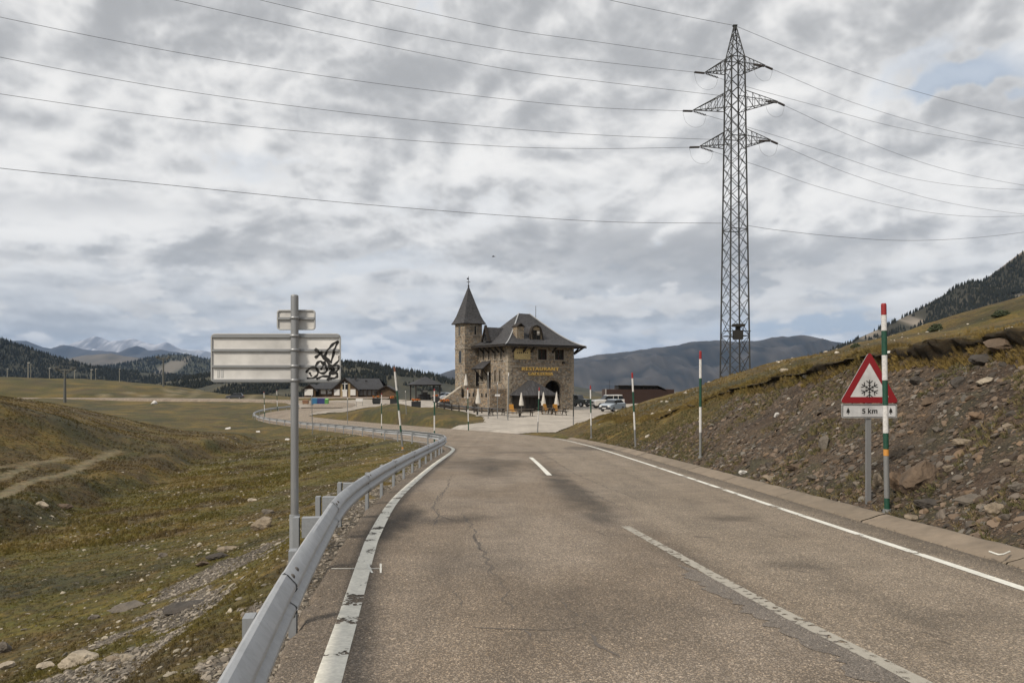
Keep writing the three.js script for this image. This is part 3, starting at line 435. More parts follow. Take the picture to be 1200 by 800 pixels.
{
const prof = [[-0.03, -0.012], [-0.012, 0.0], [0.012, -0.004], [0.066, -0.066], [0.07, -0.078], [0.07, -0.098], [0.06, -0.112], [0.02, -0.14], [0.014, -0.148], [0.014, -0.166], [0.02, -0.174], [0.06, -0.202], [0.07, -0.216], [0.07, -0.236], [0.066, -0.248], [0.012, -0.31], [-0.012, -0.314], [-0.03, -0.302]]; // towards the road, up
  const at = (s) => { const t = clamp(s / railLen), p = railCurve.getPointAt(t), q = railCurve.getTangentAt(t); return { x: p.x, d: -p.z, nx: -q.z, nz: q.x, tx: q.x, tz: q.z, y: railTop(p.x, -p.z) }; };
  const bolt = new THREE.SphereGeometry(0.02, 8, 5);
  for (let s0 = 0, k = 0; s0 < railLen - 0.5; s0 += 4, k++) {
    const s1 = Math.min(s0 + 4.12, railLen), n = s0 < 40 ? 12 : 6, pos = [], idx = [], uv = []; // each length laps over the next
    for (let i = 0; i <= n; i++) { const a = at(lerp(s0, s1, i / n)), lap = 0.009 * (1 - i / n); prof.forEach(([o, u], c) => { const oo = o + lap; pos.push(a.x + a.nx * oo, a.y + u + (c < 2 ? lap : 0), -a.d + a.nz * oo); uv.push(lerp(s0, s1, i / n), c * 0.05); }); }
    const m = prof.length; for (let i = 0; i < n; i++) for (let c = 0; c + 1 < m; c++) { const a = i * m + c; idx.push(a, a + m, a + 1, a + 1, a + m, a + m + 1); }
    part('rail_beam', toCreasedNormals(meshOf(pos, idx, uv), 0.5), galv, guard);
    if (s0 < 44) for (const [ds, o, u] of [[0.07, 0.036, -0.032], [0.3, 0.036, -0.032], [0.07, 0.038, -0.281], [0.3, 0.038, -0.281], [0.19, 0.014, -0.157]]) { const a = at(s0 + ds); part('bolt', bolt, boltMat, guard).position.set(a.x + a.nx * (o + 0.002), a.y + u, -a.d + a.nz * (o + 0.002)); }
  }
  const pw = 0.1, pd = 0.055, wall = 0.008; // C-section post
  const post = mergeGeometries([box(wall, 1.5, pw, -pd / 2, -0.75, 0), box(pd, 1.5, wall, 0, -0.75, pw / 2), box(pd, 1.5, wall, 0, -0.75, -pw / 2), box(pd, 0.008, pw, 0, -0.004, 0)]);
  const spacer = mergeGeometries([box(0.09, 0.2, 0.008, 0, 0, 0.05), box(0.09, 0.2, 0.008, 0, 0, -0.05), box(0.09, 0.008, 0.11, 0, 0.1, 0)]);
  for (let s = 1.2; s < railLen; s += s < 40 ? 2 : 4) { const a = at(s), turn = Math.atan2(-a.nz, a.nx); const p = part('post', post, galvDark, guard), off = s < 10 ? 0.085 : s < 17 ? 0.3 : 0.14; p.position.set(a.x - a.nx * off, a.y - 0.05, -a.d - a.nz * off); p.rotation.y = turn; if (s < 10) continue; const q = part('spacer', spacer, galvDark, guard); q.scale.x = (off - 0.02) / 0.12; q.position.set(a.x - a.nx * off * 0.46, a.y - 0.16, -a.d - a.nz * off * 0.46); q.rotation.y = turn; }
}
console.log('road done');

// ---------------------------------------------------------------- hills and mountains
function ridge(name, label, sil, D, { front = 0.5, back = 0.6, depth, base = -60, rough = 0.05, fine = 0.02, colour, step = 3, detail = 26, cat = 'mountain' }) {
  // crest heights come from the outline; the slopes fall away in front and behind with ridged relief
  const u0 = sil[0][0], u1 = sil[sil.length - 1][0], nu = Math.round((u1 - u0) / step), pos = [], col = [], idx = [], uv = [];
  const crest = (u) => { for (let i = 1; i < sil.length; i++) if (u <= sil[i][0]) { const t = (u - sil[i - 1][0]) / (sil[i][0] - sil[i - 1][0]); return lerp(sil[i - 1][1], sil[i][1], t); } return sil[sil.length - 1][1]; };
  const rows = detail, H = (u, w) => { // w: -1 front foot .. 0 crest .. 1 back foot
    const v = crest(u), DD = D + w * depth, c = EYE + (HORIZON - v) / F * D - base, fall = w < 0 ? Math.pow(1 - Math.pow(-w, front + 0.5), 1.0) : 1 - Math.pow(w, back + 0.5);
    const X = (u - 600) / F * D, k = 1 / (depth * 0.55), n = 1 - Math.abs(fbm(X * k, DD * k, D * 0.01, 6, 0.52)) * 2.2, m = fbm(X * k * 6, DD * k * 6, 2.2, 5);
    const amp = c * (Math.abs(w) < 0.02 ? 0.25 : 1); return [X, base + c * fall + amp * rough * (n - 0.5) * Math.min(1, Math.abs(w) * 4) + c * fine * m, DD, n, m];
  };
  for (let j = 0; j <= rows; j++) { const w = -1 + 2 * j / rows; for (let i = 0; i <= nu; i++) { const u = lerp(u0, u1, i / nu), [X, y, DD, n, m] = H(u, w); pos.push(X, y, -DD); uv.push(X / 40, DD / 40); col.push(...colour(X, y, DD, n, m, w)); } }
  const N = nu + 1; for (let j = 0; j < rows; j++) for (let i = 0; i < nu; i++) { const a = j * N + i; idx.push(a, a + 1, a + N, a + 1, a + N + 1, a + N); }
  const o = structure(name, meshOf(pos, idx, uv, col), M(0xffffff, 1, { vertexColors: true }), label, cat);
  return { o, H };
}
const conifer = (() => { // ragged tiers
  const gs = [], r = (k) => 0.8 + 0.4 * Math.abs(Math.sin(k * 12.9898) * 43758.5453 % 1);
  for (let t = 0; t < 4; t++) { const g = new THREE.ConeGeometry(0.21 - t * 0.042, 0.4 - t * 0.03, 7, 1, true), p = g.attributes.position; for (let i = 0; i < p.count; i++) if (p.getY(i) < 0) { const k = r(i + t * 9); p.setXYZ(i, p.getX(i) * k, p.getY(i) - 0.05 * k, p.getZ(i) * k); } gs.push(g.translate(0, 0.28 + t * 0.185, 0)); }
  gs.push(new THREE.CylinderGeometry(0.02, 0.03, 0.2, 5).translate(0, 0.08, 0));
  const g = mergeGeometries(gs); g.computeVertexNormals(); return g;
})();
const coniferMat = M([1, 1, 1], 1);
function forest(label, H, n, u0, u1, w0, w1, size, keep) {
  const im = new THREE.InstancedMesh(conifer, coniferMat, n), o = new THREE.Object3D(), c = new THREE.Color(); let k = 0, tries = 0;
  while (k < n && tries++ < n * 30) { const u = rr(u0, u1), w = rr(w0, w1); const [X, y, DD, nn, m] = H(u, w); if (!keep(u, w, X, DD, nn, m)) continue; const s = size * rr(0.6, 1.25); o.position.set(X, y - s * 0.04, -DD); o.rotation.y = rnd() * 6.28; o.scale.set(s * rr(0.9, 1.3), s, s * rr(0.9, 1.3)); o.updateMatrix(); im.setMatrixAt(k, o.matrix); const t = rnd(); im.setColorAt(k, c.setRGB(lerp(0.009, 0.02, t), lerp(0.012, 0.022, t), lerp(0.009, 0.015, t))); k++; }
  im.count = k; im.name = numbered('forest'); shade(im); tag(im, label, 'forest'); im.userData.kind = 'stuff'; scene.add(im);
}
const mottled = (a, b, k = 1) => (X, y, DD, n, m) => mix3(a, b, clamp(0.5 + m * 1.6 * k + (n - 0.6) * 0.5));
// snowy far range, blue ranges before it
ridge('mountain', 'far grey rocky mountain range with snow patches', [[-40, 425], [10, 414], [40, 412], [75, 407], [92, 400], [104, 396], [113, 394], [124, 400], [140, 399], [156, 397], [170, 402], [186, 404], [194, 401], [207, 408], [222, 411], [240, 410], [258, 416], [300, 430], [340, 440]], 15000, { depth: 3200, base: -400, rough: 0.28, fine: 0.05, step: 1, detail: 34, colour: (X, y, D, n, m, w) => mix3([0.2, 0.2, 0.21], [0.85, 0.86, 0.9], 0.38 * sst(0.05, 0.25, m + 0.25 * (n - 0.5)) * sst(-0.75, -0.2, w)) });
ridge('mountain', 'blue pointed mountain range before the snowy peaks', [[-60, 402], [0, 401], [20, 399], [30, 399], [45, 406], [60, 408], [72, 405], [80, 404], [95, 409], [112, 411], [140, 413], [160, 405], [170, 411], [190, 410], [210, 413], [240, 420], [300, 432], [360, 440]], 9500, { depth: 2200, base: -300, rough: 0.22, fine: 0.03, step: 1.5, colour: mottled([0.03, 0.035, 0.04], [0.06, 0.06, 0.06]) });
ridge('mountain', 'low brownish ridge in front of the blue range', [[40, 432], [75, 420], [100, 416], [130, 414], [150, 418], [175, 420], [200, 424], [260, 432], [320, 440]], 5200, { depth: 1200, base: -200, rough: 0.1, fine: 0.02, colour: mottled([0.07, 0.065, 0.05], [0.12, 0.105, 0.085]) });
const mid = ridge('hillside', 'dark wooded hill with a pale scree patch beyond the meadow', [[60, 437], [110, 431], [150, 425], [175, 419], [200, 415], [220, 416], [240, 420], [262, 424], [300, 430], [380, 440], [460, 446]], 3000, { depth: 700, base: -120, rough: 0.12, cat: 'hill', colour: (X, y, D, n, m, w) => { const k = Math.exp(-(((X + 1255) / 38) ** 2)) * sst(-0.6, -0.3, w) * sst(0, -0.15, w); return mix3(mix3([0.03, 0.036, 0.026], [0.055, 0.055, 0.035], clamp(0.5 + m)), [0.15, 0.135, 0.11], sst(0.35, 0.6, k + 0.7 * m * k)); } });
forest('dark wood covering the hill behind the big sign', mid.H, 9000, 90, 460, -0.85, 0.02, 10, (u, w, X) => Math.abs(X + 1255) > 36 || w < -0.32 || w > -0.14);
const leftHill = ridge('hillside', 'dark wooded hill on the left behind the ski lift', [[-140, 366], [-60, 383], [0, 397], [20, 404], [45, 412], [60, 417], [85, 424], [105, 429], [140, 434], [190, 439], [260, 444], [340, 449]], 1500, { depth: 420, base: -45, rough: 0.1, cat: 'hill', colour: mottled([0.018, 0.022, 0.015], [0.034, 0.034, 0.022]) });
forest('dense dark conifer wood on the left hill', leftHill.H, 15000, -120, 330, -0.98, 0.03, 6, (u, w, X, D) => fbm(X * 0.01, D * 0.01, 3, 3) > -0.3);
const centre = ridge('hillside', 'dark wooded ridge behind the chalet and the pavilion', [[200, 446], [260, 437], [310, 431], [350, 428], [395, 425], [420, 425], [450, 429], [480, 435], [510, 440], [530, 446], [548, 449], [580, 452], [640, 455], [700, 460], [760, 470]], 900, { depth: 300, base: -35, rough: 0.1, cat: 'hill', colour: mottled([0.026, 0.028, 0.018], [0.06, 0.054, 0.032], 1.3) });
forest('conifer wood on the ridge behind the chalet', centre.H, 8500, 215, 640, -0.85, 0.02, 4.8, (u, w, X, D, n, m) => w > -0.12 ? rnd() < 0.8 : u < 470 ? fbm(X * 0.012, D * 0.012, 3, 4) > -0.12 : fbm(X * 0.012, D * 0.012, 3, 4) > 0.08);
ridge('mountain', 'broad bare blue-grey mountain behind the restaurant and the pylon', [[380, 470], [470, 452], [500, 443], [520, 437], [535, 432], [560, 428], [600, 426], [640, 424], [672, 420], [700, 416], [730, 413], [760, 409], [790, 405], [815, 400], [850, 399], [885, 400], [905, 396], [930, 393], [942, 393], [957, 397], [968, 399], [985, 406], [1010, 405], [1040, 408], [1100, 420], [1200, 440]], 5200, { depth: 1700, base: -260, rough: 0.34, fine: 0.035, step: 2, detail: 40, colour: (X, y, D, n, m, w) => mix3(mix3([0.013, 0.016, 0.018], [0.05, 0.047, 0.044], clamp(0.5 + m * 2.2 + (n - 0.5) * 0.6)), [0.09, 0.085, 0.08], 0.5 * sst(0.15, 0.4, m)) });
const low = ridge('hillside', 'dark low hill behind the parked cars', [[560, 462], [620, 455], [665, 452], [690, 455], [703, 462], [720, 470], [760, 476]], 1300, { depth: 300, base: -70, rough: 0.08, cat: 'hill', colour: mottled([0.03, 0.034, 0.026], [0.05, 0.05, 0.035]) });
const rightHill = ridge('hillside', 'steep hill with conifers and pale crags above the right bank', [[940, 428], [975, 410], [1000, 401], [1020, 391], [1040, 381], [1058, 373], [1075, 365], [1092, 356], [1108, 348], [1122, 336], [1138, 331], [1152, 330], [1170, 320], [1185, 309], [1200, 297], [1240, 268], [1320, 225], [1420, 190]], 1100, { depth: 520, base: -40, rough: 0.1, cat: 'hill', colour: (X, y, D, n, m, w) => mix3(mix3([0.018, 0.02, 0.014], [0.045, 0.04, 0.026], clamp(0.5 + m)), [0.22, 0.19, 0.155], sst(0.15, 0.3, m + 0.2 * fbm(X * 0.008, D * 0.008, 4, 3))) });
forest('conifers on the steep hill above the right bank', rightHill.H, 26000, 950, 1400, -0.97, 0.02, 6, (u, w, X, D, n, m) => m + 0.2 * fbm(X * 0.008, D * 0.008, 4, 3) < 0.15 && (w < -0.1 || rnd() < 0.6));
console.log('hills done');

// ---------------------------------------------------------------- signs and poles
const steel = M([0.5, 0.5, 0.5], 0.45, { map: rep(galvTex.map, 1.2), metalness: 0.5 }), signGrey = M([0.78, 0.765, 0.735], 0.7, { map: rep(noiseTex.map, 0.3) }), trim = M([0.42, 0.42, 0.41], 0.5, { metalness: 0.5 }), black = M([0.012, 0.012, 0.012], 0.7);
function roundRect(w, h, r) { const s = new THREE.Shape(), x = -w / 2, y = -h / 2; s.moveTo(x + r, y); s.lineTo(x + w - r, y); s.absarc(x + w - r, y + r, r, -Math.PI / 2, 0); s.lineTo(x + w, y + h - r); s.absarc(x + w - r, y + h - r, r, 0, Math.PI / 2); s.lineTo(x + r, y + h); s.absarc(x + r, y + h - r, r, Math.PI / 2, Math.PI); s.lineTo(x, y + r); s.absarc(x + r, y + r, r, Math.PI, Math.PI * 1.5); return s; }
function frameOf(w, h, r, t) { const s = roundRect(w, h, r); s.holes.push(roundRect(w - 2 * t, h - 2 * t, r - t)); return s; }
const extr = (s, depth, bevel = 0) => new THREE.ExtrudeGeometry(s, { depth, bevelEnabled: bevel > 0, bevelThickness: bevel, bevelSize: bevel, bevelSegments: 2, curveSegments: 8 });
function stroke(pts, w, z, parent, mat, name, bumps) { // a painted line on a panel, in panel metres
  const c = new THREE.CatmullRomCurve3(pts.map(([x, y]) => new THREE.Vector3(x, y, 0))), n = pts.length * 16, pos = [], idx = [];
  for (let i = 0; i <= n; i++) { const p = c.getPoint(i / n), t = c.getTangent(i / n), k = w * (0.85 + 0.25 * Math.sin(i * 0.23)) / 2, zz = bumps.some((b) => Math.abs(p.y - b) < 0.024) ? z + 0.027 : z; pos.push(p.x - t.y * k, p.y + t.x * k, zz, p.x + t.y * k, p.y - t.x * k, zz); }
  for (let i = 0; i < n; i++) { const a = i * 2; idx.push(a, a + 1, a + 2, a + 1, a + 3, a + 2); }
  return part(name, meshOf(pos, idx), mat, parent);
}
{ // large direction sign seen from behind
  const D = 10, S = D / F, b = P(345, 625, D), t = thing('direction_sign', 'grey back of a direction sign on a steel post, sprayed with black graffiti', 'road sign', b[0], G(b[0], D) - 0.1, b[2]);
  const y = (v) => EYE + (HORIZON - v) * S - t.position.y, x = (u) => (u - 345) * S;
  part('post', mergeGeometries([cyl(0.05, 0.05, y(347), 20, 0, y(347) / 2, 0)]), steel, t); part('post_cap', new THREE.SphereGeometry(0.051, 16, 8, 0, 6.3, 0, 1.57).scale(1, 0.5, 1).translate(0, y(347), 0), steel, t);
  part('post_sleeve', cyl(0.066, 0.066, 0.62, 20, 0, 0.31, 0), galvDark, t);
  const panel = (u0, v0, u1, v1, r, rails, z) => {
    const w = (u1 - u0) * S, h = (v1 - v0) * S, p = part('panel', extr(roundRect(w, h, r), 0.004), signGrey, t); p.position.set(x((u0 + u1) / 2), y((v0 + v1) / 2), z);
    part('rim', extr(frameOf(w + 0.012, h + 0.012, r + 0.006, 0.014), 0.022, 0.002), trim, p).position.z = -0.002;
    for (const v of rails) { const q = part('stiffener', mergeGeometries([box(w * 0.985, 0.03, 0.004, 0, 0, 0.03), box(w * 0.985, 0.004, 0.03, 0, 0.013, 0.016), box(w * 0.985, 0.004, 0.03, 0, -0.013, 0.016)]), steel, p); q.position.y = y(v) - p.position.y; const cl = part('clamp', new THREE.TorusGeometry(0.056, 0.009, 6, 14).rotateX(Math.PI / 2), steel, p); cl.scale.y = 2.2; cl.position.set(-p.position.x, y(v) - p.position.y, -z); }
    return p;
  };
  const big = panel(245, 391, 397, 447.5, 0.05, [393.5, 410, 429, 445.5], -0.085);
  panel(323, 363, 367, 385.5, 0.035, [372.5], -0.085);
  for (const k of [0, 1]) { const s = part('maker_sticker', box(0.032, 0.1, 0.001), M([0.2, 0.2, 0.2], 0.6), big); s.position.set(x(253 + k * 4.3) - big.position.x, y(438) - big.position.y, 0.0055); part('maker_sticker_face', box(0.026, 0.092, 0.001, 0, 0, 0.0008), M([0.5, 0.5, 0.49], 0.6), s); }
  // graffiti: the strokes of the tag
  const g = (pts) => pts.map(([a, b]) => [x(340 + a / 8.89) - big.position.x, y(360 + b / 8.89) - big.position.y]);
  for (const [pts, w] of [[[[145, 680], [180, 640], [235, 625], [265, 645], [270, 690], [235, 730], [155, 740]], 0.024], [[[180, 675], [205, 718]], 0.022], [[[330, 595], [300, 560], [265, 580], [255, 625], [285, 675], [330, 685], [365, 655], [355, 600], [335, 560]], 0.026], [[[300, 650], [330, 610], [345, 560]], 0.02], [[[240, 525], [290, 485], [325, 455]], 0.03], [[[245, 430], [300, 480], [350, 540], [400, 610], [420, 660]], 0.034], [[[335, 520], [380, 440], [430, 380], [480, 352], [460, 400], [430, 500], [405, 580]], 0.026], [[[400, 650], [395, 600], [430, 610], [490, 605], [480, 650], [430, 690], [395, 690], [440, 640]], 0.024], [[[498, 500], [490, 550], [440, 600], [400, 640]], 0.02], [[[260, 750], [310, 720], [380, 715], [400, 700]], 0.024], [[[380, 765], [400, 700], [440, 640], [400, 600]], 0.03], [[[390, 745], [450, 735], [475, 715], [470, 690], [440, 690]], 0.028], [[[330, 500], [370, 530], [400, 570]], 0.026]])
    stroke(g(pts), w * 1.25, 0.0065 + rnd() * 0.001, big, black, 'graffiti_stroke', [393.5, 410, 429, 445.5].map((v) => y(v) - big.position.y));
}
const font = await new FontLoader().loadAsync('fonts/droid/droid_sans_bold.typeface.json');
const letters = (text, size, depth = 0.01) => { const g = new TextGeometry(text, { font, size, depth, curveSegments: 4, bevelEnabled: false }); g.computeBoundingBox(); return g.translate(-(g.boundingBox.max.x + g.boundingBox.min.x) / 2, 0, 0); };
{ // snow warning sign
  const D = 13.2, S = D / F, X = (1019 - 600) * S, y0 = G(X, D), t = thing('warning_sign', 'triangular red and white snowflake warning sign with a 5 km plate', 'road sign', X, y0, -D, 0.02);
  const y = (v) => EYE + (HORIZON - v) * S - y0, w = 67 * S;
  part('post', box(0.08, y(430) + 0.4, 0.05, 0, (y(430) - 0.4) / 2, -0.035), steel, t);
  const tri = (r, round) => { const s = new THREE.Shape(), pts = [0, 1, 2].map((k) => [r * Math.sin(k * 2.0944), r * Math.cos(k * 2.0944)]); const mid = (a, b, q) => [a[0] + (b[0] - a[0]) * q, a[1] + (b[1] - a[1]) * q]; for (let k = 0; k < 3; k++) { const a = pts[(k + 2) % 3], b = pts[k], c = pts[(k + 1) % 3], p = mid(b, a, round), q = mid(b, c, round); if (!k) s.moveTo(...p); else s.lineTo(...p); s.quadraticCurveTo(b[0], b[1], q[0], q[1]); } s.closePath(); return s; };
  const R = w / Math.sqrt(3) * 1.045, cy = y(472) + R * 0.5 - 0.0, outer = tri(R, 0.085), hole = tri(R * 0.655, 0.01); outer.holes.push(hole);
  const plate = part('triangle_plate', extr(tri(R * 0.99, 0.085), 0.018, 0.002), trim, t); plate.position.set(0, cy, -0.012);
  part('red_border', extr(outer, 0.003), M([0.22, 0.008, 0.012], 0.5), plate).position.z = 0.0215;
  part('white_field', extr(tri(R * 0.66, 0.01), 0.002), M([0.68, 0.68, 0.67], 0.5, { map: rep(noiseTex.map, 0.6) }), plate).position.z = 0.0205;
  const fl = []; for (let k = 0; k < 6; k++) { const a = k * Math.PI / 3 + Math.PI / 2, c = Math.cos(a), s = Math.sin(a), r = 0.155; fl.push(bar([0, 0, 0], [r * c, r * s, 0], 0.016, 0.002)); for (const [f, l] of [[0.6, 0.07], [0.3, 0.03]]) for (const q of [-1, 1]) { const b = a + q * 0.85; fl.push(bar([r * f * c, r * f * s, 0], [r * f * c + l * Math.cos(b), r * f * s + l * Math.sin(b), 0], 0.014, 0.002)); } }
  part('snowflake', mergeGeometries(fl), black, plate).position.set(0, -0.055, 0.0245);
  const bw = 67 * S * 0.965, bh = 15.5 * S, p = part('distance_plate', extr(roundRect(bw, bh, 0.02), 0.018, 0.002), M([0.64, 0.645, 0.65], 0.5, { map: rep(noiseTex.map, 0.7) }), t); p.position.set(0, y(481.5), -0.012);
  part('plate_border', extr(frameOf(bw - 0.02, bh - 0.02, 0.016, 0.007), 0.002), black, p).position.z = 0.0215;
  part('plate_rim', extr(frameOf(bw + 0.012, bh + 0.012, 0.024, 0.01), 0.026), trim, p).position.z = -0.002;
  part('distance_text', letters('5 km', 0.085, 0.002), black, p).position.set(0.005, -0.042, 0.0215);
  for (const s of [-1, 1]) { const a = new THREE.Shape(); [[-0.035, -0.035], [-0.008, -0.022], [-0.008, -0.055], [0.008, -0.055], [0.008, -0.022], [0.035, -0.035], [0.018, 0.0], [0.03, -0.004], [0.0, 0.06], [-0.03, -0.004], [-0.018, 0.0]].forEach(([x_, y_], i) => i ? a.lineTo(x_, y_) : a.moveTo(x_, y_)); part('arrow', extr(a, 0.002), black, p).position.set(s * bw * 0.39, 0, 0.0215); }
}
const red = M([0.26, 0.018, 0.02], 0.6), white = M([0.72, 0.71, 0.69], 0.6, { map: rep(noiseTex.map, 3) }), green = M([0.012, 0.075, 0.045], 0.6, { map: rep(noiseTex.map, 2) }), orange = M([0.55, 0.25, 0.05], 0.6), poleGrey = M([0.36, 0.36, 0.35], 0.6, { map: rep(galvTex.map, 3), metalness: 0.3 });
const poleLook = { full: [[1, 0.951, red], [0.951, 0.875, white], [0.875, 0.758, green], [0.758, 0.637, white], [0.637, 0.516, green], [0.516, 0.383, white], [0.383, 0.306, green], [0.306, 0.274, orange], [0.274, 0.07, poleGrey], [0.07, -0.06, green]], plain: [[1, 0.93, red], [0.93, 0.75, white], [0.75, 0.48, green], [0.48, 0.24, white], [0.24, -0.1, poleGrey]], faded: [[1, 0.95, M([0.2, 0.09, 0.06], 0.8)], [0.95, 0.72, white], [0.72, 0.48, green], [0.48, 0.3, white], [0.3, 0.22, green], [0.22, 0.04, poleGrey], [0.04, -0.1, orange]], striped: [[1, 0.97, red], [0.97, 0.77, white], [0.77, 0.52, green], [0.52, 0.24, white], [0.24, -0.1, green]], grey: [[1, 0.94, white], [0.94, 0.3, poleGrey], [0.3, -0.1, poleGrey]], dark: [[1, 0.3, M([0.03, 0.032, 0.03], 0.7)], [0.3, -0.1, poleGrey]] };
function snowPole(name, label, look, ub, vb, ut, vt, D, r = 0.042, cat = 'snow pole', group) {
  const b = D ? P(ub, vb, D) : hit(ub, vb, 8, 300); if (D) b[1] = G(b[0], D); const top = P(ut, vt, -b[2]), h = top[1] - b[1], t = thing(name, label, cat, b[0], b[1], b[2], 0, group);
  t.rotation.z = -Math.atan2(top[0] - b[0], h);
  for (const [a, c, m] of poleLook[look]) { const hh = (a - c) * h; part('band', cyl(r, r, hh - 0.003, 12, 0, (a + c) / 2 * h, 0), m, t); }
  part('cap', cyl(r * 0.8, r, r * 0.6, 12, 0, h + r * 0.25, 0), poleLook[look][0][2], t); part('footing', cyl(r * 1.5, r * 1.8, 0.08, 10, 0, 0.02, 0), poleGrey, t); return t;
}
snowPole('snow_pole', 'tall red, white and green striped snow pole right before the snowflake sign', 'full', 1040, 605, 1036, 357, 12.4);
snowPole('snow_pole', 'red-tipped snow pole at the shale bank, next one before the snowflake sign', 'plain', 821, 545, 821, 412, 24.6);
snowPole('snow_pole', 'slightly tilted red-tipped snow pole in front of the brown timber shed', 'plain', 745, 528, 741, 437, 34.6);
snowPole('snow_pole', 'slim white-topped snow pole in front of the white off-road car', 'plain', 693, 516, 692, 452, 47);
snowPole('snow_pole', 'snow pole at the mouth of the forecourt, before the restaurant arch', 'plain', 630, 510, 632, 454, 59.5);
snowPole('marker_post', 'short dark post on the grass verge by the right end of the restaurant', 'dark', 672, 500, 672, 462, 66, 0.05, 'post');
snowPole('snow_pole', 'leaning snow pole with dented white top behind the crash barrier', 'faded', 472, 527, 462, 430, 40, 0.05);
snowPole('snow_pole', 'upright green and white snow pole at the bend before the flower tubs', 'striped', 509, 511, 509, 456, 45);
snowPole('snow_pole', 'green and white snow pole standing in front of the closed parasol by the terrace', 'striped', 549, 503, 548, 455, 66, 0.045);
snowPole('snow_pole', 'thin snow pole behind the barrier in front of the long chalet gable end', 'striped', 447, 510, 447, 461, 60, 0.035);
snowPole('snow_pole', 'thin pale pole on the grass mound beside the flower tub', 'grey', 476, 496, 475, 458, 88, 0.04);
snowPole('snow_pole', 'thin grey pole at the left tip of the grass mound', 'grey', 407, 495, 407, 466, 92, 0.04);
snowPole('snow_pole', 'thin pole behind the barrier in front of the blue waste container', 'grey', 366, 507, 365, 461, 72, 0.035);
snowPole('snow_pole', 'green and white snow pole at the outer bend of the barrier', 'striped', 310, 488, 309, 459, 118, 0.055);
snowPole('snow_pole', 'green and white snow pole behind the outer bend of the barrier', 'striped', 325, 482, 324, 457, 140, 0.055);
snowPole('flag_pole', 'tall bare grey pole before the corner of the restaurant', 'grey', 595, 499, 596, 437, 78, 0.06, 'pole');
snowPole('lamp_pole', 'thin grey pole between the parasol and the terrace wall', 'grey', 572, 497, 572, 436, 80, 0.04, 'pole');
snowPole('lamp_pole', 'thin grey pole carrying a small white board before the terrace wall', 'grey', 583, 497, 583, 448, 81, 0.04, 'pole');

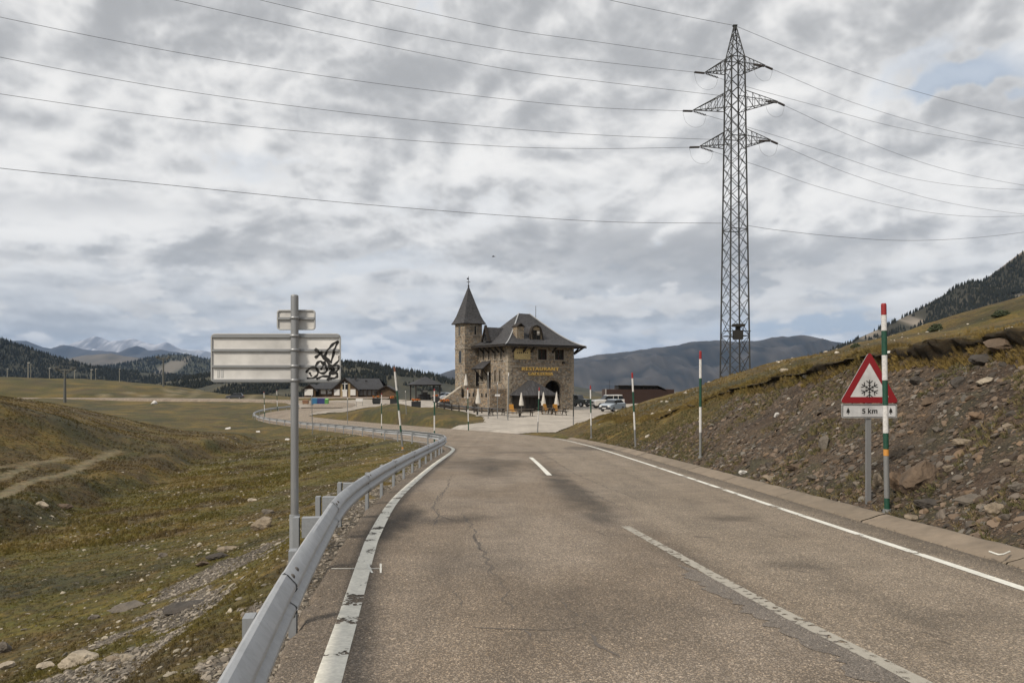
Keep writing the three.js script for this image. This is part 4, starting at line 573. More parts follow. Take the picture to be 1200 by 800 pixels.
// ---------------------------------------------------------------- pylon and wires
const lattice = M([0.085, 0.085, 0.082], 0.7, { metalness: 0.3, map: rep(galvTex.map, 0.8) }), latticeDark = lattice, porcelain = M([0.05, 0.04, 0.035], 0.4);
const PD = 90, PX = (861.5 - 600) / F * PD, PY = G(PX, PD), armTurn = -0.3;
const pylon = thing('power_pylon', 'tall steel lattice power pylon with six cross arms on the hill', 'pylon', PX, PY - 0.3, -PD);
{
  const y = (v) => EYE + (HORIZON - v) / F * PD - (PY - 0.3), H = y(30), Y1 = y(69), Ybot = 0;
  const rad = (h) => h > Y1 ? lerp(1.14, 0.12, (h - Y1) / (H - Y1)) : lerp(1.8, 1.16, h / Y1), A = [0.6, 0.6 + Math.PI / 2, 0.6 + Math.PI, 0.6 + 1.5 * Math.PI];
  const corner = (k, h) => [rad(h) * Math.cos(A[k % 4]), h, rad(h) * Math.sin(A[k % 4])];
  for (let k = 0; k < 4; k++) part('leg', mergeGeometries([bar(corner(k, -0.6), corner(k, Y1), 0.15, 0.15), bar(corner(k, Y1), corner(k, H), 0.1, 0.1)]), lattice, pylon);
  const lv = [0]; while (lv[lv.length - 1] < Y1 - 1.2) lv.push(lv[lv.length - 1] + lerp(2.35, 1.45, lv[lv.length - 1] / Y1)); lv[lv.length - 1] = Y1; lv.push(lerp(Y1, H, 0.3), lerp(Y1, H, 0.55), lerp(Y1, H, 0.78), H);
  for (let i = 0; i + 1 < lv.length; i++) for (let k = 0; k < 4; k++) { const a = lv[i], b = lv[i + 1]; part('brace', bar(corner(k, a), corner(k + 1, b), 0.065, 0.04), lattice, pylon); part('brace', bar(corner(k + 1, a), corner(k, b), 0.065, 0.04), lattice, pylon); if (i % 6 === 2 || b === H || b === Y1) part('brace', bar(corner(k, b), corner(k + 1, b), 0.1, 0.06), latticeDark, pylon); }
  const dir = [Math.cos(armTurn), -Math.sin(armTurn)];   // right arms come nearer to the camera
  const tips = [];
  for (const [v, L, top] of [[80.5, 3.4, 70], [124, 4.8, 110], [167.5, 4.0, 155]]) for (const s of [-1, 1]) {
    const h = y(v), tip = [dir[0] * L * s, h, dir[1] * L * s], arm = new THREE.Group(); arm.name = 'cross_arm'; pylon.add(arm);
    const ks = [0, 1, 2, 3].map((k) => [k, (Math.cos(A[k]) * dir[0] + Math.sin(A[k]) * dir[1]) * s]).sort((a, b) => b[1] - a[1]).slice(0, 2).map((q) => q[0]);
    const lo = ks.map((k) => corner(k, h - 0.45)), hi = ks.map((k) => corner(k, y(top) + 0.2)), at = (a, b, t) => a.map((q, i) => lerp(q, b[i], t));
    for (const c of [...lo, ...hi]) part('chord', bar(c, tip, 0.075, 0.075), latticeDark, arm);
    for (const t of [0.22, 0.42, 0.6, 0.76]) { for (const q of [0, 1]) part('strut', bar(at(lo[q], tip, t), at(hi[q], tip, t), 0.05), lattice, arm); part('strut', bar(at(lo[0], tip, t), at(lo[1], tip, t), 0.05), lattice, arm); }
    for (const [t0, t1] of [[0, 0.22], [0.22, 0.42], [0.42, 0.6]]) { for (const q of [0, 1]) part('strut', bar(at(hi[q], tip, t0), at(lo[q], tip, t1), 0.045), lattice, arm); part('strut', bar(at(lo[0], tip, t0), at(lo[1], tip, t1), 0.045), lattice, arm); }
    tips.push([PX + tip[0], PY - 0.3 + tip[1], -PD + tip[2]]);
  }
  const bx = part('equipment_box', mergeGeometries([box(1.0, 1.05, 0.8), box(1.25, 0.3, 1.0, 0.05, 1.1, 0), box(0.5, 0.5, 0.4, 0, 0.75, 0)]), M([0.02, 0.018, 0.015], 0.8), pylon); bx.position.set(0, y(393), 1.2);
  part('platform', box(3.1, 0.1, 0.1, 0, y(388.5), 1.0), lattice, pylon); part('top_plate', box(0.5, 0.12, 0.4, 0, H, 0), latticeDark, pylon);
  // wires: [tip, pixels to the left, pixels to the right]; depth falls off towards the left, grows to the right
  const wireMat = M([0.07, 0.07, 0.073], 0.6), dl = (u) => lerp(60, 88, clamp((u + 200) / 1050, -1, 1)), dr = (u) => lerp(92, 128, (u - 880) / 320);
  const wires = [[1, [[845, 73], [700, 49], [600, 35], [435, 0], [380, -12]], [[903, 80], [1000, 120], [1100, 150], [1200, 171], [1330, 190]], 'upper right arm'], [0, [[822, 87], [700, 72], [600, 60], [450, 33], [305, 0], [260, -11]], [[832, 89], [877, 102], [950, 122], [1060, 151], [1200, 174], [1330, 188]], 'upper left arm'],
    [3, [[905, 118], [845, 112], [700, 95], [600, 82], [400, 43], [205, 0], [150, -13]], [[920, 121], [1000, 160], [1100, 196], [1200, 217], [1330, 235]], 'middle right arm'], [2, [[806, 132], [700, 126], [600, 117], [400, 92], [200, 60], [0, 20], [-150, -14]], [[815, 134], [880, 150], [960, 175], [1060, 207], [1140, 219], [1200, 222], [1330, 222]], 'middle left arm'],
    [5, [[890, 163], [825, 163], [700, 158], [600, 151], [400, 131], [200, 104], [0, 67], [-150, 34]], [[909, 166], [1000, 205], [1100, 235], [1200, 251], [1330, 262]], 'lower right arm'], [4, [[816, 173], [700, 174], [600, 172], [400, 158], [200, 138], [0, 110], [-150, 86]], [[826, 174], [885, 193], [960, 219], [1060, 244], [1130, 253], [1200, 253], [1330, 244]], 'lower left arm']];
  for (const [k, l, r, what] of wires) {
    const T = tips[k], tp = [T[0], T[1], T[2]];
    const L = l.map(([u, v], i) => P(u, v, i ? dl(u) : lerp(-T[2], dl(u), 0.5))), R = r.map(([u, v]) => P(u, v, u < 930 ? lerp(-T[2], 92, 0.5) : dr(u)));
    const e1 = L[0], e2 = R[0], toward = (p, len) => { const d = Math.hypot(p[0] - tp[0], p[1] - tp[1], p[2] - tp[2]); return tp.map((q, i) => q + (p[i] - q) / d * len); };
    // insulator strings lead from the arm tip towards both spans; the jumper hangs between them
    const a = k % 2 ? toward(L[1], 1.6) : toward(L[1], 1.7), b = toward(R[1], 1.7);
    for (const e of [a, b]) { const ins = thing('insulator_string', `dark insulator string on the ${what}, holding the wire that leads to the ${e === a ? 'left' : 'right'}`, 'insulator', tp[0], tp[1] - 0.12, tp[2], 0, 'insulator strings on the pylon'); const q = e.map((c, i) => c - tp[i]); part('rod', bar([0, 0, 0], q, 0.06), latticeDark, ins); for (let m = 1; m < 9; m++) { const disc = part('disc', new THREE.CylinderGeometry(0.13, 0.13, 0.07, 8), porcelain, ins); disc.position.set(...q.map((c) => c * m / 9)); disc.quaternion.setFromUnitVectors(new THREE.Vector3(0, 1, 0), new THREE.Vector3(...q).normalize()); } }
    const m = [(a[0] + b[0]) / 2, Math.min(a[1], b[1]) - 1.7, (a[2] + b[2]) / 2], a2 = [a[0], a[1] - 0.12, a[2]], b2 = [b[0], b[1] - 0.12, b[2]];
    single('jumper_cable', tube([a2, [lerp(a[0], m[0], 0.3), lerp(a[1], m[1], 0.75), lerp(a[2], m[2], 0.3)], m, [lerp(b[0], m[0], 0.3), lerp(b[1], m[1], 0.75), lerp(b[2], m[2], 0.3)], b2], 0.011, 24, 5), wireMat, `thin slack cable looping below the ${what} of the pylon`, 'cable');
    single('power_line', tube([a2, ...L.slice(1)], 0.02, 60, 5), wireMat, `long wire running to the left from the ${what} of the pylon`, 'power line');
    single('power_line', tube([b2, ...R.slice(1)], 0.02, 60, 5), wireMat, `wire running to the right from the ${what} of the pylon`, 'power line');
  }
  const apex = [PX, PY - 0.3 + H, -PD], body = [PX, PY - 0.3 + y(262), -PD];
  single('earth_wire', tube([apex, P(790, 16, 86), P(715, 0, 83), P(640, -18, 80)], 0.022, 30, 5), wireMat, 'thin wire running to the left from the very top of the pylon', 'power line');
  single('earth_wire', tube([apex, P(950, 66, 96), P(1060, 103, 105), P(1200, 138, 118), P(1330, 160, 130)], 0.022, 40, 5), wireMat, 'thin wire running to the right from the very top of the pylon', 'power line');
  single('telephone_cable', tube([P(-150, 178, 55), P(0, 197, 60), P(200, 217, 66), P(400, 237, 73), P(600, 253, 80), P(720, 260, 85), P(845, 261.5, 89), body, P(900, 268, 91), P(980, 277, 96), P(1050, 281.5, 101), P(1120, 280, 107), P(1200, 272, 114), P(1330, 248, 124)], 0.023, 120, 5), wireMat, 'single cable crossing the sky halfway up the pylon', 'cable');
}
console.log('pylon done');

// ---------------------------------------------------------------- the stone restaurant
const stone = M([0.49, 0.425, 0.34], 0.95, { map: rep(masonryTex.map, 0.25), bumpMap: rep(masonryTex.bump, 0.25), bumpScale: 0.05 }), quoin = M([0.33, 0.29, 0.235], 0.95, { map: rep(noiseTex.map, 0.8) });
const slate = M([0.085, 0.082, 0.084], 0.75, { map: rep(slateTex.map, 0.34), bumpMap: rep(slateTex.bump, 0.34), bumpScale: 0.02 }), darkWood = M([0.03, 0.022, 0.016], 0.8, { map: rep(woodTex.map, 0.5) }), glass = M([0.012, 0.014, 0.017], 0.12), winRed = M([0.07, 0.025, 0.018], 0.6), lead = M([0.42, 0.43, 0.44], 0.5, { metalness: 0.3 });
const gold = M([0.8, 0.53, 0.15], 0.6), plaque = M([0.6, 0.47, 0.22], 0.7, { map: rep(noiseTex.map, 0.7) });
const TH = 33 * Math.PI / 180, CT = Math.cos(TH), ST = Math.sin(TH), CD = 100, CX = (595.5 - 600) / F * CD, BY = -2.42, BW = 10.75, BL = 8.6, EAVE = 9.0;
const rest = thing('stone_restaurant', 'stone restaurant with slate hip roof, corner turret and yellow lettering', 'building', CX, BY, -CD, TH);
const fx = (u) => { const k = (u - 600) / F; return (k * CD - CX) / (CT - k * ST); };                      // along the front from a pixel column
const fz = (u) => { const k = (u - 600) / F; return (k * CD - CX) / (ST + k * CT); };                      // along the side
const hy = (v, D) => EYE + (HORIZON - v) / F * D - BY;
const fy = (u, v) => hy(v, CD + fx(u) * ST), sy = (u, v) => hy(v, CD - fz(u) * CT);
const rectPath = (x0, x1, y0, y1) => { const p = new THREE.Path(); p.moveTo(x0, y0); p.lineTo(x1, y0); p.lineTo(x1, y1); p.lineTo(x0, y1); p.closePath(); return p; };
const archPath = (x0, x1, y0, y1) => { const p = new THREE.Path(), r = (x1 - x0) / 2; p.moveTo(x0, y0); p.lineTo(x1, y0); p.lineTo(x1, y1 - r); p.absarc((x0 + x1) / 2, y1 - r, r, 0, Math.PI); p.closePath(); return p; };
const rectShape = (w, h, holes = []) => { const s = new THREE.Shape(); s.moveTo(0, -1); s.lineTo(w, -1); s.lineTo(w, h); s.lineTo(0, h); s.closePath(); s.holes.push(...holes); return s; };
{
  const f0 = fx(630.5), f1 = fx(641), g0 = fx(650.3), g1 = fx(661), wy0 = fy(640, 421.5), wy1 = fy(640, 409), a0 = fx(637.5), a1 = fx(658.5), ay = fy(648, 445.5);
  const wall = part('wall', extr(rectShape(BW, EAVE, [rectPath(f0, f1, wy0, wy1), rectPath(g0, g1, wy0, wy1), archPath(a0, a1, -0.2, ay)]), 0.55), stone, rest); wall.position.z = -0.55; wall.userData.label = 'stone front wall with a big arched gateway';
  const window = (x0, x1, y0, y1, parent, z, sill = true) => { const w = x1 - x0, h = y1 - y0, f = part('window', extr((() => { const s = new THREE.Shape(); s.moveTo(0, 0); s.lineTo(w, 0); s.lineTo(w, h); s.lineTo(0, h); s.closePath(); s.holes.push(rectPath(0.07, w / 2 - 0.03, 0.07, h - 0.07), rectPath(w / 2 + 0.03, w - 0.07, 0.07, h - 0.07)); return s; })(), 0.08), winRed, parent); f.position.set(x0, y0, z); part('pane', box(w - 0.1, h - 0.1, 0.02, w / 2, h / 2, 0.03), glass, f); part('frame', mergeGeometries([box(0.16, h + 0.32, 0.1, -0.08, h / 2, 0.24), box(0.16, h + 0.32, 0.1, w + 0.08, h / 2, 0.24), box(w + 0.004, 0.2, 0.1, w / 2, h + 0.1, 0.245), ...(sill ? [box(w + 0.5, 0.14, 0.22, w / 2, -0.08, 0.3)] : [])]), quoin, f); return f; };
  window(f0, f1, wy0, wy1, rest, -0.25); window(g0, g1, wy0, wy1, rest, -0.25);
  // arched surround and gate
  const as = new THREE.Shape(), r = (a1 - a0) / 2, cxA = (a0 + a1) / 2; as.absarc(cxA, ay - r, r + 0.42, 0, Math.PI); as.absarc(cxA, ay - r, r, Math.PI, 0, true); part('arch_ring', extr(as, 0.06), M([0.34, 0.28, 0.21], 0.95, { map: rep(masonryTex.map, 0.5) }), rest).position.z = 0.002;
  part('gate', box(a1 - a0, ay, 0.1, cxA, ay / 2, -2.4), M([0.018, 0.015, 0.013], 0.8), rest);
  part('string_course', box(BW + 0.1, 0.14, 0.12, BW / 2, fy(640, 421.5) - 0.95, 0.0), quoin, rest);
  // side wall towards the forecourt, seen obliquely: local x runs backwards
  const side = []; const ups = [[560.8, 404, 422], [566.8, 404, 422], [573.2, 404, 421.5], [580.5, 404, 421], [587.5, 404, 421]], lows = [[561, 433, 447.5], [565.5, 433, 447], [580.5, 433.5, 447.5], [586, 433.5, 447.5]], w2 = 0.2;
  const pos = [...ups, ...lows].map(([u, v1, v0]) => { const z = -fz(u); return [z - w2 * 1.2, z + w2 * 1.2, sy(u, v0), sy(u, v1)]; });
  for (const p of pos) side.push(archPath(...p));
  const dz = -fz(572.8), door = [dz - 0.5, dz + 0.5, sy(573, 455) , sy(573, 436)]; side.push(rectPath(...door));
  const sw = part('wall', extr(rectShape(BL, EAVE, side), 0.5), stone, rest); sw.rotation.y = Math.PI / 2; sw.position.set(0.004, 0, 0); // outer face at x = 0
  for (const [z0, z1, y0, y1] of pos) { const p = part('window', box(0.05, y1 - y0, z1 - z0 + 0.02), glass, rest); p.position.set(0.3, (y0 + y1) / 2, -(z0 + z1) / 2); part('frame', mergeGeometries([box(0.1, y1 - y0 + 0.1, 0.12, -0.33, 0, (z1 - z0) / 2 + 0.06), box(0.1, y1 - y0 + 0.1, 0.12, -0.33, 0, -(z1 - z0) / 2 - 0.06), box(0.16, 0.12, z1 - z0 + 0.4, -0.34, -(y1 - y0) / 2 - 0.06, 0)]), quoin, p); }
  { const p = part('side_door', box(0.08, door[3] - door[2], 1.0), darkWood, rest); p.position.set(0.25, (door[2] + door[3]) / 2, -dz); }
  part('wall', metreUV(box(0.5, EAVE + 1, BL - 0.6, BW - 0.25, EAVE / 2 - 0.5, -BL / 2)), stone, rest); part('wall', metreUV(box(BW - 0.6, EAVE + 1, 0.5, BW / 2, EAVE / 2 - 0.5, -BL + 0.25)), stone, rest);
  part('corner_stones', mergeGeometries([...Array(15)].map((_, i) => box(i % 2 ? 0.62 : 0.4, 0.5, i % 2 ? 0.4 : 0.62, (i % 2 ? 0.31 : 0.2) - 0.03, 0.3 + i * 0.58, -(i % 2 ? 0.2 : 0.31) + 0.03))), M([0.36, 0.31, 0.24], 0.95, { map: rep(noiseTex.map, 0.6) }), rest);
  part('corner_stones', mergeGeometries([...Array(15)].map((_, i) => box(i % 2 ? 0.62 : 0.4, 0.5, 0.4, BW - (i % 2 ? 0.31 : 0.2) + 0.02, 0.3 + i * 0.58, -0.17))), M([0.33, 0.28, 0.22], 0.95, { map: rep(noiseTex.map, 0.6) }), rest);
  part('floor_slab', box(BW - 0.2, 0.3, BL - 0.2, BW / 2, EAVE - 0.6, -BL / 2), darkWood, rest);
  // flared hip roof
  const hip = (x0, x1, z0, z1, levels, ridge) => { // levels: [share of the way in, height]
    const pos = [], idx = [], uv = [], N = levels.length; const rings = levels.map(([t, h]) => { const rx0 = lerp(x0, ridge[0], t), rx1 = lerp(x1, ridge[1], t), rz0 = lerp(z0, ridge[2], t), rz1 = lerp(z1, ridge[3], t); return [[rx0, h, rz1], [rx1, h, rz1], [rx1, h, rz0], [rx0, h, rz0]]; });
    for (let k = 0; k < 4; k++) { let s = 0; const b = pos.length / 3; for (let i = 0; i < N; i++) { const p = rings[i][k], q = rings[i][(k + 1) % 4]; if (i) s += Math.hypot(rings[i][k][1] - rings[i - 1][k][1], Math.min(Math.abs(rings[i][k][0] - rings[i - 1][k][0]), Math.abs(rings[i][k][2] - rings[i - 1][k][2]))); pos.push(...p, ...q); const ax = k % 2 ? 2 : 0; uv.push(p[ax], s, q[ax], s); } for (let i = 0; i + 1 < N; i++) { const a = b + i * 2; idx.push(a, a + 1, a + 2, a + 1, a + 3, a + 2); } }
    return { g: meshOf(pos, idx, uv), rings };
  };
  const OV = 1.25, lev = [[0, EAVE - 0.42], [0.12, EAVE - 0.12], [0.25, EAVE + 0.3], [0.45, EAVE + 1.15], [0.7, EAVE + 2.5], [1, EAVE + 4.25]];
  const roof = hip(-OV, BW + OV, -BL - OV, OV, lev, [BW / 2 - 0.9, BW / 2 + 0.9, -BL / 2 - 0.02, -BL / 2 + 0.02]);
  const rf = part('roof', roof.g, slate, rest);
  part('eave_board', mergeGeometries([box(BW + 2 * OV, 0.16, 0.1, BW / 2, EAVE - 0.5, OV), box(0.1, 0.16, BL + 2 * OV - 0.1, -OV, EAVE - 0.505, -BL / 2), box(0.1, 0.16, BL + 2 * OV - 0.1, BW + OV, EAVE - 0.505, -BL / 2)]), darkWood, rf);
  part('soffit', mergeGeometries([box(BW + 2 * OV - 0.12, 0.06, OV, BW / 2, EAVE - 0.3, OV / 2), box(OV, 0.06, BL + OV - 0.1, -OV / 2, EAVE - 0.305, -BL / 2 - 0.6), box(OV, 0.06, BL + OV - 0.1, BW + OV / 2, EAVE - 0.305, -BL / 2 - 0.6)]), darkWood, rf);
  for (let k = 0; k < 2; k++) part('hip_flashing', tube(roof.rings.map((r) => [r[k][0], r[k][1] + 0.03, r[k][2]]), 0.09, 20, 5), lead, rf);
  for (const u of [600.5, 613, 622, 647.5]) part('bracket', mergeGeometries([bar([fx(u), EAVE - 0.4, OV - 0.15], [fx(u), EAVE - 1.25, 0.08], 0.2), box(0.2, 0.16, OV, fx(u), EAVE - 0.42, OV / 2)]), darkWood, rest);
  part('bracket', mergeGeometries([bar([BW + OV - 0.2, EAVE - 0.4, OV - 0.2], [BW, EAVE - 1.4, 0.05], 0.2), bar([BW + OV - 0.2, EAVE - 0.42, 0], [BW + 0.05, EAVE - 1.3, -0.1], 0.18)]), darkWood, rest);
  for (const z of [-0.9, -2.1, -3.4, -4.7, -6.0]) part('bracket', mergeGeometries([bar([-OV + 0.15, EAVE - 0.4, z], [-0.08, EAVE - 1.3, z], 0.18), box(OV, 0.16, 0.18, -OV / 2, EAVE - 0.43, z)]), darkWood, rest);
  { // front dormer with a rounded hood
    const x = fx(632) - 0.2, z = -0.55, y = EAVE + 0.35, s = new THREE.Shape(); s.moveTo(-1.0, 0); s.lineTo(1.0, 0); s.quadraticCurveTo(0.95, 1.1, 0.55, 1.75); s.lineTo(0, 1.95); s.lineTo(-0.55, 1.75); s.quadraticCurveTo(-0.95, 1.1, -1.0, 0);
    const dm = part('dormer', extr(s, 2.6), slate, rest); dm.position.set(x, y, z - 2.6); part('dormer_face', extr(s, 0.06), M([0.33, 0.26, 0.17], 0.8), dm).position.z = 2.55 + 0.1; const hood = new THREE.Shape(); hood.moveTo(-1.12, -0.05); hood.quadraticCurveTo(-1.05, 1.15, -0.62, 1.86); hood.lineTo(0, 2.1); hood.lineTo(0.62, 1.86); hood.quadraticCurveTo(1.05, 1.15, 1.12, -0.05); hood.lineTo(0.97, -0.05); hood.quadraticCurveTo(0.9, 1.1, 0.52, 1.7); hood.lineTo(0, 1.9); hood.lineTo(-0.52, 1.7); hood.quadraticCurveTo(-0.9, 1.1, -0.97, -0.05); hood.closePath(); part('dormer_hood', extr(hood, 0.5), darkWood, dm).position.z = 2.4;
    part('dormer_window', box(1.15, 1.25, 0.08, 0, 0.75, 2.75), glass, dm); part('dormer_mullion', mergeGeometries([box(0.07, 1.25, 0.06, 0, 0.75, 2.8), box(1.15, 0.07, 0.058, 0, 0.85, 2.8), box(0.1, 1.4, 0.08, -0.6, 0.75, 2.8), box(0.1, 1.4, 0.08, 0.6, 0.75, 2.8)]), darkWood, dm); part('dormer_blind', box(0.45, 0.55, 0.02, 0.27, 1.0, 2.796), M([0.5, 0.47, 0.42], 0.9), dm);
  }
  { // side dormer, steep gable
    const dm = part('dormer', (() => { const s = new THREE.Shape(); s.moveTo(-0.85, 0); s.lineTo(0.85, 0); s.lineTo(0, 1.9); s.closePath(); return extr(s, 2.8); })(), slate, rest); dm.rotation.y = -Math.PI / 2; dm.position.set(2.35, EAVE + 0.3, -4.9); const rim = new THREE.Shape(); rim.moveTo(-1.05, -0.1); rim.lineTo(0, 2.2); rim.lineTo(1.05, -0.1); rim.lineTo(0.8, -0.1); rim.lineTo(0, 1.75); rim.lineTo(-0.8, -0.1); rim.closePath(); part('dormer_hood', extr(rim, 0.35), darkWood, dm).position.z = 2.65; part('dormer_window', box(0.6, 0.8, 0.06, 0, 0.55, 2.82), glass, dm);
  }
  { const x = fx(613) - 0.15, c = part('chimney', metreUV(box(1.1, 2.3, 1.0, x, EAVE + 1.0, -0.9)), M([0.42, 0.35, 0.26], 0.95, { map: rep(masonryTex.map, 0.4) }), rest); part('chimney_cap', mergeGeometries([bar([x - 0.62, EAVE + 2.1, -0.9], [x, EAVE + 2.55, -0.9], 0.1, 1.3), bar([x + 0.62, EAVE + 2.1, -0.9], [x, EAVE + 2.55, -0.9], 0.1, 1.3)]), darkWood, c); }
  part('roof_mast', cyl(0.03, 0.04, 3.2, 6, BW / 2 + 2.4, EAVE + 3.9, -BL / 2 - 0.6), darkWood, rest);
  // turret
  { const tx = -0.85, tz = -8.9, a = 2.75, h = 11.95, tw = part('turret', metreUV(box(a, h + 1, a, tx, h / 2 - 0.5, tz)), stone, rest); tw.userData.label = 'square stone turret with a steep flared slate spire';
    const X0 = tx - a / 2, Z1 = tz + a / 2;
    for (const [off, y0, y1, w, face] of [[-0.1, 10.15, 11.45, 0.42, 'x'], [0.25, 10.3, 11.45, 0.36, 'z'], [0.15, 6.4, 8.1, 0.75, 'x'], [0.6, 3.2, 5.0, 0.6, 'z']]) { const g = face === 'z' ? box(w, y1 - y0, 0.05, tx + off, (y0 + y1) / 2, Z1 + 0.012) : box(0.05, y1 - y0, w, X0 - 0.012, (y0 + y1) / 2, tz + off), win = part('turret_window', g, glass, tw), e = 0.07; part('frame', face === 'z' ? mergeGeometries([box(e, y1 - y0 + 0.2, 0.1, tx + off - w / 2, (y0 + y1) / 2, Z1 + 0.02), box(e, y1 - y0 + 0.2, 0.1, tx + off + w / 2, (y0 + y1) / 2, Z1 + 0.02), box(w + 0.3, 0.1, 0.14, tx + off, y0 - 0.06, Z1 + 0.03)]) : mergeGeometries([box(0.1, y1 - y0 + 0.2, e, X0 - 0.02, (y0 + y1) / 2, tz + off - w / 2), box(0.1, y1 - y0 + 0.2, e, X0 - 0.02, (y0 + y1) / 2, tz + off + w / 2), box(0.14, 0.1, w + 0.3, X0 - 0.03, y0 - 0.06, tz + off)]), quoin, win); }
    part('turret_cornice', mergeGeometries([box(a + 0.24, 0.18, a + 0.24, tx, h - 0.12, tz), box(a + 0.14, 0.14, a + 0.14, tx, 8.4, tz)]), quoin, tw);
    const e = a / 2 + 0.42, sp = hip(tx - e, tx + e, tz - e, tz + e, [[0, h - 0.12], [0.14, h + 0.32], [0.3, h + 1.0], [0.6, h + 2.75], [1, h + 5.2]], [tx - 0.02, tx + 0.02, tz - 0.02, tz + 0.02]); part('spire', sp.g, slate, tw); part('spire_eave', box(2 * e - 0.1, 0.08, 2 * e - 0.1, tx, h - 0.14, tz), darkWood, tw);
    part('weather_vane', mergeGeometries([cyl(0.03, 0.05, 1.5, 6, tx, h + 5.8, tz), cyl(0.12, 0.12, 0.2, 8, tx, h + 5.2, tz), box(0.62, 0.05, 0.05, tx, h + 5.75, tz), box(0.05, 0.05, 0.62, tx, h + 5.751, tz), box(0.3, 0.22, 0.03, tx - 0.1, h + 6.2, tz)]), darkWood, tw);
    // raised terrace wall and outside stair before the side wall
    const ty = sy(575, 455); part('terrace_wall', metreUV(box(2.6, ty + 1, 6.6, -1.3 - 0.01, ty / 2 - 0.5, -3.6)), M([0.5, 0.41, 0.31], 0.95, { map: rep(masonryTex.map, 0.3), bumpMap: rep(masonryTex.bump, 0.3), bumpScale: 0.05 }), rest);
    for (let i = 0; i < 5; i++) part('terrace_niche', box(0.04, 0.5, 0.3, -2.625, ty - 0.85, -1.2 - i * 1.1), glass, rest);
    const st = new THREE.Shape(); st.moveTo(0, -0.5); st.lineTo(4.2, -0.5); st.lineTo(4.2, 0.1); st.lineTo(0, ty + 0.2); st.closePath(); const stair = part('outside_stair', extr(st, 1.3), stone, rest); stair.rotation.y = Math.PI / 2 + 1.15; stair.position.set(-2.7, 0, -7.6); const hr = part('stair_coping', extr((() => { const q = new THREE.Shape(); q.moveTo(0, ty + 0.2); q.lineTo(4.2, 0.1); q.lineTo(4.2, 0.25); q.lineTo(0, ty + 0.38); q.closePath(); return q; })(), 0.25), M([0.6, 0.57, 0.5], 0.9), stair); hr.position.z = 1.1; }
  { // small slate canopy over the side door
    const y = sy(573, 431.5), cz = fz(570), c = part('door_canopy', (() => { const p = [[-1.5, 0, -1.5], [-1.5, 0, 1.5], [0, 1.0, 1.1], [0, 1.0, -1.1]], q = meshOf([...p.flat(), ...p.map(([a, b, d]) => [a, b - 0.1, d]).flat()], [0, 1, 2, 0, 2, 3, 4, 6, 5, 4, 7, 6, 0, 4, 5, 0, 5, 1, 1, 5, 6, 1, 6, 2, 0, 3, 7, 0, 7, 4], [0, 0, 3, 0, 2.6, 1.8, 0.4, 1.8, 0, 0, 3, 0, 2.6, 1.8, 0.4, 1.8]); return q; })(), slate, rest); c.position.set(0, y, cz); part('canopy_bracket', mergeGeometries([bar([-1.3, -0.1, 1.1], [-0.05, -1.5, 1.1], 0.12), bar([-1.3, -0.1, -1.1], [-0.05, -1.5, -1.1], 0.12), box(0.12, 0.14, 2.9, -1.4, -0.12, 0)]), darkWood, c); }
  { // glazed timber porch on the front
    const x0 = fx(597), x1 = fx(636), px = (x0 + x1) / 2, w = (x1 - x0) / 2, h0 = fy(615, 461.5), h1 = fy(617, 445.5), dp = 2.9;
    const pr = part('porch', mergeGeometries([box(2 * w - 0.9, h0, 0.12, px, h0 / 2, dp), box(0.12, h0, dp, x0 + 0.5, h0 / 2, dp / 2), box(0.12, h0, dp, x1 - 0.5, h0 / 2, dp / 2)]), M([0.014, 0.012, 0.011], 0.35), rest); pr.userData.label = 'dark glazed timber porch with a gabled slate roof';
    for (let i = 0; i <= 6; i++) part('porch_post', box(0.14, h0, 0.14, lerp(x0 + 0.5, x1 - 0.5, i / 6), h0 / 2, dp + 0.05), darkWood, pr);
    part('porch_door', box(1.3, h0 * 0.84, 0.08, px + 0.35, h0 * 0.42, dp + 0.08), M([0.03, 0.03, 0.032], 0.2), pr); part('porch_notice', box(0.3, 0.25, 0.02, px + 0.3, h0 * 0.55, dp + 0.13), M([0.5, 0.5, 0.48], 0.8), pr);
    const q = [[x0 - 0.1, h0 - 0.15, dp + 0.7], [x1 + 0.1, h0 - 0.15, dp + 0.7], [px + 0.2, h1, 1.2], [px + 0.2, h1, 0.02], [x0 - 0.1, h0 - 0.15, 0.02], [x1 + 0.1, h0 - 0.15, 0.02]]; part('porch_roof', meshOf(q.flat(), [0, 1, 2, 0, 2, 3, 0, 3, 4, 1, 5, 3, 1, 3, 2], q.map(([a, b, c]) => [a + c * 0.4, b + c]).flat()), slate, pr); part('porch_fascia', box(x1 - x0 + 0.3, 0.2, 0.1, px, h0 - 0.22, dp + 0.66), darkWood, pr); }
  // sign board and lettering on the front
  { const x0 = fx(602.3), x1 = fx(621), y0 = fy(612, 420.8), y1 = fy(612, 408.6), b = part('sign_board', box(x1 - x0, y1 - y0, 0.08, (x0 + x1) / 2, (y0 + y1) / 2, 0.08), plaque, rest); b.userData.label = 'yellowed board with faded dark lettering'; const mk = M([0.09, 0.07, 0.04], 0.8); for (const [row, n, h] of [[0.36, 9, 0.1], [0.12, 6, 0.24], [-0.14, 8, 0.05], [-0.33, 10, 0.06]]) for (let i = 0; i < n; i++) if (rnd() < 0.9) part('faded_stroke', box((x1 - x0) * 0.72 / n * rr(0.35, 0.75), h * rr(0.5, 1), 0.012, (x0 + x1) / 2 + (x1 - x0) * 0.72 * ((i + 0.5) / n - 0.5), (y0 + y1) / 2 + row * (y1 - y0), 0.124), mk, b); }
